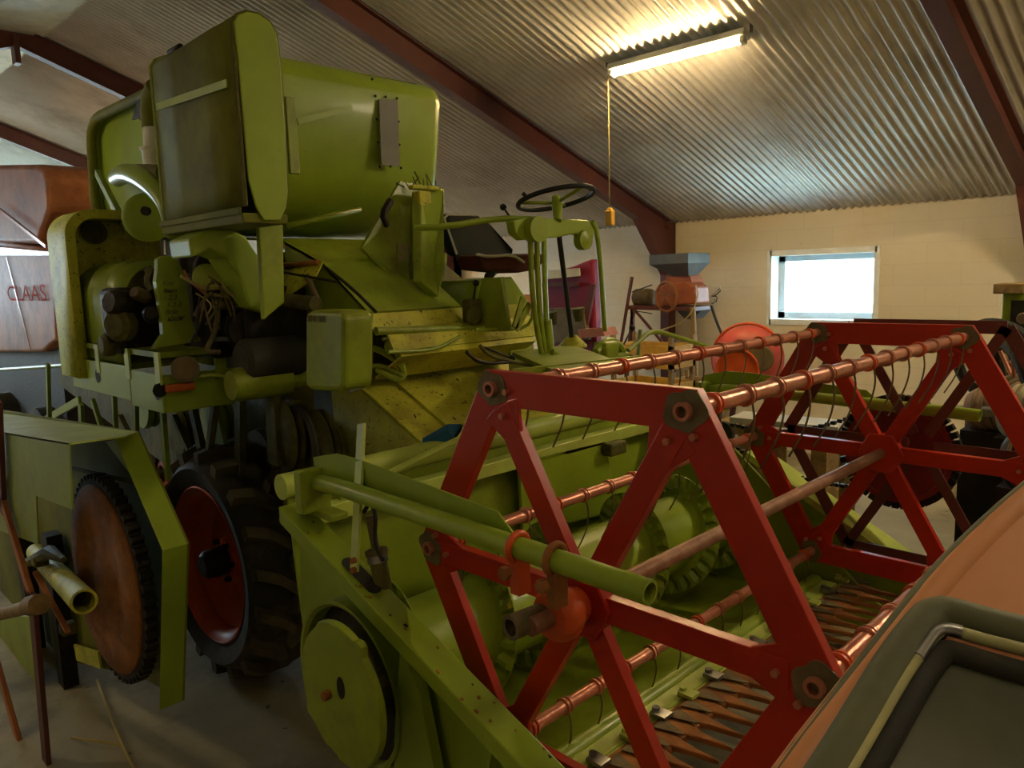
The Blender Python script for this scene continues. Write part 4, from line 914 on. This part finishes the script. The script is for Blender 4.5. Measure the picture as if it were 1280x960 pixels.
# ================================================================ FOREGROUND ORANGE BODY
ov = thing('orange_vehicle', 'faded orange vehicle body panel with a rubber sealed window at lower right', 'vehicle', (0.3, .9, 0))
pn = V(-.25*-.7, -.25*.7, .95).normalized(); pn = (V(.25, -.30, .92)).normalized()
p0 = P(1170, 770, D=.85); pl = (p0, pn)
def Q(x, y, off=0): return P(x, y, pl=(p0 + pn*off, pn))
edge = [(930, 1040), (985, 955), (1042, 880), (1110, 790), (1160, 725), (1215, 668), (1262, 625), (1300, 594), (1400, 530)]
ep = [Q(x, y) for x, y in edge]
MB().slab(ep + [Q(1500, 700), Q(1500, 1100), Q(1200, 1200)], (0, 0, -.03)).build('body_panel', 'orange', ov, bevel=.008, seg=3)
MB().tube([p + pn*-.004 for p in ep], .009, 10, smooth=1).build('drip_edge', 'seal', ov)
MB().tube([Q(x+16, y+4, -.012) for x, y in edge], .02, 12, smooth=1).build('rolled_edge', 'orange', ov)
wo = [(1020, 1000), (1060, 935), (1120, 830), (1160, 778), (1172, 770), (1184, 770), (1235, 785), (1320, 806)]
hose([Q(x, y, .004) for x, y in wo], .022, 'seal', 'window_seal', ov)
wi = [(1035, 1005), (1075, 940), (1130, 845), (1166, 795), (1176, 787), (1188, 787), (1240, 802), (1330, 824)]
hose([Q(x, y, .016) for x, y in wi], .0065, 'insert', 'seal_insert', ov)
hose([Q(1146, 822, .017), Q(1162, 798, .017), Q(1172, 787, .017), Q(1186, 786, .017), Q(1202, 790, .017)], .0072, 'chrome', 'trim_corner', ov)
wj = [(1060, 1010), (1100, 940), (1148, 855), (1170, 822), (1180, 815), (1192, 816), (1240, 832), (1330, 856)]
hose([Q(x, y, .004) for x, y in wj], .013, 'black', 'inner_lip', ov)
MB().slab([Q(x, y, .002) for x, y in [(1050, 1010), (1095, 930), (1144, 850), (1170, 815), (1190, 812), (1240, 826), (1330, 850), (1400, 1100), (1100, 1100)]], (0, 0, -.002)).build('window_glass', 'glassy', ov)
MB().slab([p + V(0, 0, -.03) for p in ep] + [Q(1500, 700), Q(1500, 1100), Q(1200, 1200)], (0, 0, -.03)).build('inner_frame', 'dark', ov)
bb = MB(); cc = Q(1250, 900); bb.hexa(V(cc.x-.02, cc.y-.3, .25), V(cc.x+.5, cc.y+.05, cc.z-.12)); bb.build('lower_body', 'orange', ov, bevel=.02)
for yy in (-.3, .0): MB().lathe([(0, 0), (0, .14), (0, .28), (.1, .28), (.1, 0)], V(cc.x+.4, cc.y+yy, .28), (0, 1, 0), 28).build('wheel', 'tyre', ov)

# ================================================================ BACKGROUND THINGS
# grain mill
Ym = 6.9
gm_ = thing('grain_mill', 'grain mill with grey funnel hopper and orange body on a steel stand', 'grain mill', V(P(845, 560, Y=Ym).x, Ym, 0))
hx = [P(812, 319, Y=Ym), P(860, 316, Y=Ym), P(852, 345, Y=Ym), P(832, 345, Y=Ym)]
def frus(a, b, c, d, dy0, dy1):
    m_ = MB(); 
    t0 = [a, b, b + V(0, dy0, 0), a + V(0, dy0, 0)]; mid = (dy0-dy1)/2
    t1 = [d + V(0, mid, 0), c + V(0, mid, 0), c + V(0, mid+dy1, 0), d + V(0, mid+dy1, 0)]
    up = V(0, 0, -.10)
    va = [m_.bm.verts.new(p) for p in t0]; vm = [m_.bm.verts.new(p + up) for p in t0]; vb = [m_.bm.verts.new(p) for p in t1]
    for X1, X2 in ((va, vm), (vm, vb)):
        for i in range(4): m_.bm.faces.new([X1[i], X1[(i+1) % 4], X2[(i+1) % 4], X2[i]])
    return m_
frus(*hx, .42, .16).build('hopper', 'steel', gm_, solid=.008)
MB().slab([P(833, 343, Y=Ym+.15), P(862, 343, Y=Ym+.15), P(866, 356, Y=Ym+.15), P(832, 356, Y=Ym+.15)], (0, .22, 0)).build('hopper_neck', 'millred', gm_)
MB().slab([P(818, 362, Y=Ym+.05), P(832, 354, Y=Ym+.05), P(856, 352, Y=Ym+.05), P(868, 358, Y=Ym+.05), P(870, 380, Y=Ym+.05), P(818, 384, Y=Ym+.05)], (0, .28, 0)).build('mill_body', 'millred', gm_, bevel=.02)
MB().lathe([(0, 0), (0, .09), (.03, .10), (.2, .10), (.22, .08), (.22, 0)], P(815, 372, Y=Ym+.2), (-1, 0, 0), 20).build('electric_motor', 'grime', gm_)
fw = MB().torus(P(833, 371, Y=Ym-.06), (.25, 1, 0), .155, .014, 36, 8)
for k in range(5):
    a = 2*PI*k/5+.3; c = P(833, 371, Y=Ym-.06); fw.tube([c, c + V(.15*math.cos(a), -.04*math.cos(a), .15*math.sin(a))], .008, 6)
fw.build('flywheel', 'rustd', gm_)
MB().tube([P(815, 356, Y=Ym-.03), P(790, 365, Y=Ym)], .006, 6).tube([P(790, 388, Y=Ym), P(815, 392, Y=Ym-.03)], .006, 6).build('drive_belt', 'black', gm_)
MB().slab([P(785, 382, Y=Ym), P(868, 384, Y=Ym), P(868, 389, Y=Ym), P(785, 387, Y=Ym)], (0, .36, 0)).build('stand_top', 'brownred', gm_)
MB().slab([P(846, 388, Y=Ym+.1), P(876, 388, Y=Ym+.1), P(866, 399, Y=Ym+.1), P(856, 399, Y=Ym+.1)], (0, .2, 0)).build('meal_spout', 'steel', gm_)
for a, b, w_ in (((866, 384), (874, 540), .05), ((792, 384), (776, 540), .04), ((790, 386), (800, 540), .03)):
    for dy in (0, .32):
        pa, pb = P(*a, Y=Ym+dy), P(*b, Y=Ym+dy); pb.z = max(pb.z, 0) if pb.z < .3 else 0.0
        MB().bar(pa, pb, w_, .03, (0, 1, 0)).build('stand_leg', 'wood' if w_ > .045 else 'brownred', gm_)
MB().bar(P(792, 386, Y=Ym), P(830, 430, Y=Ym), .025, .02, (0, 1, 0)).bar(P(790, 346, Y=Ym), P(776, 430, Y=Ym), .03, .02, (0, 1, 0)).build('stand_brace', 'brownred', gm_)
hose([P(870, 357, Y=Ym), P(873, 368, Y=Ym-.05), P(866, 390, Y=Ym-.05), P(850, 405, Y=Ym-.05), P(825, 413, Y=Ym-.05)], .008, 'rope', 'cable', gm_)
for k in range(8):
    q = P(889, 370, Y=Ym+.1); a = k*.8
    MB().tube([q, q + V(.06+.02*k % .05, -.03, .06*math.sin(a)), q + V(.12*math.cos(a*.3), -.02, .10*math.sin(a+.6))], .006, 5, smooth=1).build('tangled_wire', 'mesh' if k % 2 else 'dark', gm_)
MB().tube([P(889, 382, Y=Ym), P(895, 400, Y=Ym), P(905, 425, Y=Ym)], .015, 8, smooth=1).build('hanging_hose', 'black', gm_)
# bucket/sack cluster below: grey column
# crimson machine
Yk = 5.6
km = thing('crimson_machine', 'crimson farm machine with a white number panel beyond the steering wheel', 'farm machine', V(P(715, 420, Y=Yk).x, Yk, 0))
MB().slab([P(x, y, Y=Yk) for x, y in ((678, 340), (700, 337), (715, 333), (730, 327), (740, 323), (745, 470), (676, 470))], (0, .12, 0)).build('body', 'crimson', km, bevel=.03)
MB().slab([P(683, 338, Y=Yk-.01), P(725, 335, Y=Yk-.01), P(726, 345, Y=Yk-.01), P(684, 349, Y=Yk-.01)], (0, -.01, 0)).build('number_panel', 'white', km)
MB().hexa(P(680, 356, Y=Yk) + V(0, -.03, -.02), P(724, 353, Y=Yk) + V(0, 0, 0)).build('body_ridge', 'brownred', km)
MB().bar(P(742, 355, Y=Yk-.05), P(732, 405, Y=Yk-.05), .06, .03, (0, 1, 0)).build('lift_arm', 'brownred', km)
MB().slab([P(686, 385, Y=Yk-.08), P(728, 385, Y=Yk-.08), P(735, 425, Y=Yk-.08), P(690, 430, Y=Yk-.08)], (0, .06, 0)).build('grille', 'grime', km, bevel=.01)
MB().slab([P(722, 412, Y=Yk-.2), P(752, 410, Y=Yk-.2), P(756, 420, Y=Yk-.2), P(724, 423, Y=Yk-.2)], (0, .2, 0)).build('red_step', 'wornred', km)
MB().hexa(V(P(680, 450, Y=Yk).x, Yk+.1, 0), V(P(724, 450, Y=Yk).x, Yk+.12, P(700, 460, Y=Yk).z)).build('chassis', 'dark', km)
# orange machine past the seat
so = thing('orange_trailer', 'orange trailer glimpsed beyond the driver seat', 'trailer', V(-7.2, 6.2, 0))
MB().hexa(V(P(560, 372, Y=6.0).x, 6.0, .5), V(P(592, 372, Y=6.0).x, 7, P(575, 372, Y=6.0).z)).build('box_body', 'orange', so, bevel=.02)
MB().hexa(V(P(560, 372, Y=6.0).x, 6.1, 0), V(P(592, 372, Y=6.0).x, 6.9, .5)).build('undercarriage', 'dark', so)
MB().box(P(570, 365, Y=6.3), (.12, .2, .1)).build('white_can', 'white', so)
# mixer drum
Yd = 5.8
cm = thing('round_drum_machine', 'round faded red drum machine standing by the wall below the window', 'drum machine', V(P(935, 520, Y=Yd).x, Yd, 0))
dcn = P(930, 450, Y=Yd)
MB().lathe([(0, 0), (0, .17), (.04, .24), (.16, .29), (.3, .29), (.42, .2), (.42, 0)], dcn, (-.35, 1, -.1), 36).build('drum', mat('faded_red_drum', (196, 84, 80), .5, 0, (190, 120, 96), .6, 4), cm)
MB().torus(dcn + V(-.06, .16, 0), (-.35, 1, -.1), .29, .012, 36, 8).build('drum_band', 'rim', cm)
MB().lathe([(-.02, 0), (-.02, .10), (0, .11), (0, 0)], P(950, 448, Y=Yd-.05), (-.35, 1, 0), 24).build('drum_lid', 'grime', cm)
MB().lathe([(-.04, 0), (-.04, .15), (-.06, .17), (-.02, .18), (0, 0)], P(922, 462, Y=Yd-.1), (-.35, 1, 0), 24).build('red_gear', 'rim', cm)
for dx in (-.2, .2): MB().bar(dcn + V(dx*.5, .1, -.1), V(dcn.x + dx*1.6, Yd+.2, 0), .04, .03, (0, 1, 0)).build('leg', 'brownred', cm)
# yellow crate stack of wire and wood
def crate(px, py, Yp, sz, label, m='yellow'):
    q = P(px, py, Y=Yp); t = thing('slatted_crate', label, 'crate', V(q.x, Yp, max(0, q.z - sz[2])), None)
    b0 = V(q.x - sz[0]/2, Yp, q.z - sz[2]); b1 = V(q.x + sz[0]/2, Yp + sz[1], q.z)
    n = 4
    s_ = MB()
    for k in range(n):
        z = b0.z + (k+.15)*sz[2]/n
        s_.hexa(V(b0.x, b0.y, z), V(b1.x, b0.y+.02, z+sz[2]/n*.6)); s_.hexa(V(b0.x, b1.y-.02, z), V(b1.x, b1.y, z+sz[2]/n*.6))
        s_.hexa(V(b0.x, b0.y, z), V(b0.x+.02, b1.y, z+sz[2]/n*.6)); s_.hexa(V(b1.x-.02, b0.y, z), V(b1.x, b1.y, z+sz[2]/n*.6))
    s_.build('slats', m, t); 
    c_ = MB()
    for x in (b0.x+.02, b1.x-.02):
        for y in (b0.y+.02, b1.y-.02): c_.box((x, y, (b0.z+b1.z)/2), (.04, .04, sz[2]))
    c_.build('corner_posts', 'wood', t); s2 = MB().hexa(b0 + V(.02, .02, .02), V(b1.x-.02, b1.y-.02, b0.z+.04)).build('bottom', 'wood', t)
    return t
def ground(label, x, Yp, z, w_, d_): pass
qz = P(795, 420, Y=6.2).z
crate(800, 420, 5.95, (.7, .4, P(795, 420, Y=5.95).z), 'tall ochre slatted crate standing in front of the grain mill')
qz = P(900, 470, Y=6.1).z
crate(868, 468, 6.46, (.55, .3, P(868, 468, Y=6.46).z), 'wide pale slatted crate below the mill legs and drum', 'wood')
# black tarp heap
tq = P(815, 478, Y=4.6)
th_ = MB(); rows = []
for j in range(7):
    row = []
    for i in range(9):
        u, v = i/8, j/6
        hgt = tq.z * (1 - abs(2*u-1)**2.2) * (1 - .6*abs(2*v-1)**2) if 0 < i < 8 and 0 < j < 6 else 0
        row.append(V(tq.x - .35 + .7*u, 4.3 + .7*v, max(0, hgt + random.uniform(-.03, .03) if hgt else 0)))
    rows.append(row)
o = th_.sheet(rows).build('black_tarpaulin', 'black'); md = o.modifiers.new('sub', 'SUBSURF'); md.levels = md.render_levels = 2
tag(o, 'crumpled black tarpaulin heap behind the red reel', 'tarpaulin')
# right clutter: dark cabinet, wheels, drums
Yt = 5.4
ct = thing('metal_cabinet', 'dark metal cabinet with a green edge and timber block on top', 'cabinet', V(P(1272, 470, Y=Yt).x+.2, Yt, 0))
a = P(1253, 367, Y=Yt)
MB().hexa(V(a.x, Yt, 0), V(a.x+.7, Yt+.5, a.z)).build('carcass', 'green', ct, bevel=.01)
MB().hexa(V(a.x+.05, Yt-.01, .1), V(a.x+.66, Yt+.002, a.z-.04)).build('door', 'dark', ct)
for (dx, dz) in ((.12, -.15), (.3, -.25), (.2, -.4), (.45, -.12)): MB().lathe([(-.03, 0), (-.03, .03), (0, .04)], V(a.x+dx, Yt-.01, a.z+dz), (0, 1, 0), 12).build('dial', 'grime', ct)
MB().hexa(V(a.x-.04, Yt-.05, a.z), V(a.x+.12, Yt+.2, a.z+.06)).build('timber_block', 'wood', ct, bevel=.005)
def junk_wheel(px, py, Yp, R, label, axis, m='dark'):
    c = P(px, py, Y=Yp); t = thing('scrap_wheel', label, 'scrap wheel', V(c.x, c.y, 0))
    rmm = MB().torus(c, axis, R, R*.14, 32, 8).build('rim', m, t)
    ax = V(*axis).normalized(); a0 = V(0, 0, 1); u = ax.cross(a0).normalized(); w2 = ax.cross(u)
    s_ = MB()
    for k in range(6):
        an = PI*k/3; s_.tube([c, c + (u*math.cos(an)+w2*math.sin(an))*R], R*.05, 6)
    s_.build('spokes', 'wornred', t); MB().lathe([(-.05, 0), (-.05, R*.2), (.05, R*.2), (.05, 0)], c, axis, 16).build('hub', 'grime', t)
    if c.z - R > .05: MB().hexa(V(c.x-.12, c.y-.1, 0), V(c.x+.12, c.y+.1, c.z-R*1.1)).build('stand_block', 'grime', t)
    return t
junk_wheel(1245, 452, 5.15, .23, 'dark scrap wheel leaning upright in front of the cabinet', (.3, 1, .2), 'black')
junk_wheel(1268, 478, 4.75, .22, 'scrap wheel with pinkish spokes nearest the orange panel', (.9, .5, .3), 'dark')
def drum(px, py, Yp, r, h, label, m):
    c = P(px, py, Y=Yp); t = thing('old_motor', label, 'old motor', V(c.x, c.y, 0))
    MB().lathe([(0, 0), (0, r*.85), (.03, r), (h*.9, r), (h, r*.8), (h, 0)], c, (1, -.2, .1), 24).build('motor_body', m, t, bevel=.004)
    fr = MB()
    for k in range(6): fr.torus(c + V(1, -.2, .1).normalized()*h*(.15+.13*k), (1, -.2, .1), r, .008, 24, 6)
    fr.build('cooling_ribs', 'grime', t); MB().tube([c, c - V(1, -.2, .1).normalized()*.1], r*.2, 12).build('motor_shaft', 'chrome', t)
    MB().hexa(V(c.x-.02, c.y-.12, 0), V(c.x+h, c.y+.12, c.z-r*.8)).build('motor_plinth', 'dark', t)
drum(1215, 512, 4.40, .11, .32, 'brownish old motor among the scrap beside the reel drive disc', mat('brown_motor', (130, 96, 76), .6, 0, (80, 60, 50), .6, 9))
drum(1258, 515, 4.1, .13, .3, 'pale grey green old motor at the right edge of the frame', mat('pale_motor', (168, 160, 130), .6, 0, (96, 104, 90), .6, 7))
drum(1262, 575, 3.8, .12, .3, 'dark low motor under the pale motor at right', 'dark')
# grey stack of plates and boards on the floor along the wall
for k, (x, y, Yp, sz, label, m) in enumerate(((1010, 540, 5.2, (1.3, .5, .06), 'tan plank lying on the board stack behind the reel', 'wood'), (985, 527, 4.75, (.7, .25, .04), 'pale board lying beyond the plank by the wall', 'mesh'))):
    q = P(x, y, Y=Yp)
    t = thing('plank', label, 'plank', V(q.x, q.y, 0))
    MB().box(q, sz, Matrix.Rotation(.1*k, 3, 'Z')).build('board', m, t, bevel=.004)
    for e_ in (-.3, .2): MB().hexa(V(q.x+e_, q.y-.1, 0), V(q.x+e_+.1, q.y+.1, q.z-sz[2]/2)).build('trestle', 'wood', t)
# slim red post on the right
# coil of pale hose on the floor
cl = MB(); q0 = P(1035, 772, Z=.02)
for k in range(5): cl.torus(q0 + V(0, 0, .012*k), (0, 0, 1), .28 + .02*((k*7) % 3), .012, 48, 6)
tag(cl.build('hose_coil', 'mesh'), 'coil of pale hose lying on the concrete under the far divider', 'hose')

# chaff and straw lying on the feeder cover and platform belong to the harvester
random.seed(21)
for k in range(46):
    t = random.random(); y = random.uniform(1.85, 2.55)
    x = -2.9 + .62*t; z = 1.712 - .333*(x+2.97)/.72 + .0
    a = random.uniform(0, 2*PI); l = random.uniform(.01, .035)
    q = V(x, y, z)
    MB().tube([q, q + V(l*math.cos(a), l*math.sin(a), .006 - .46*l*math.cos(a))], random.uniform(.0015, .004), 5).build('chaff_bit', random.choice(('mud', 'dark', 'straw')), cb)
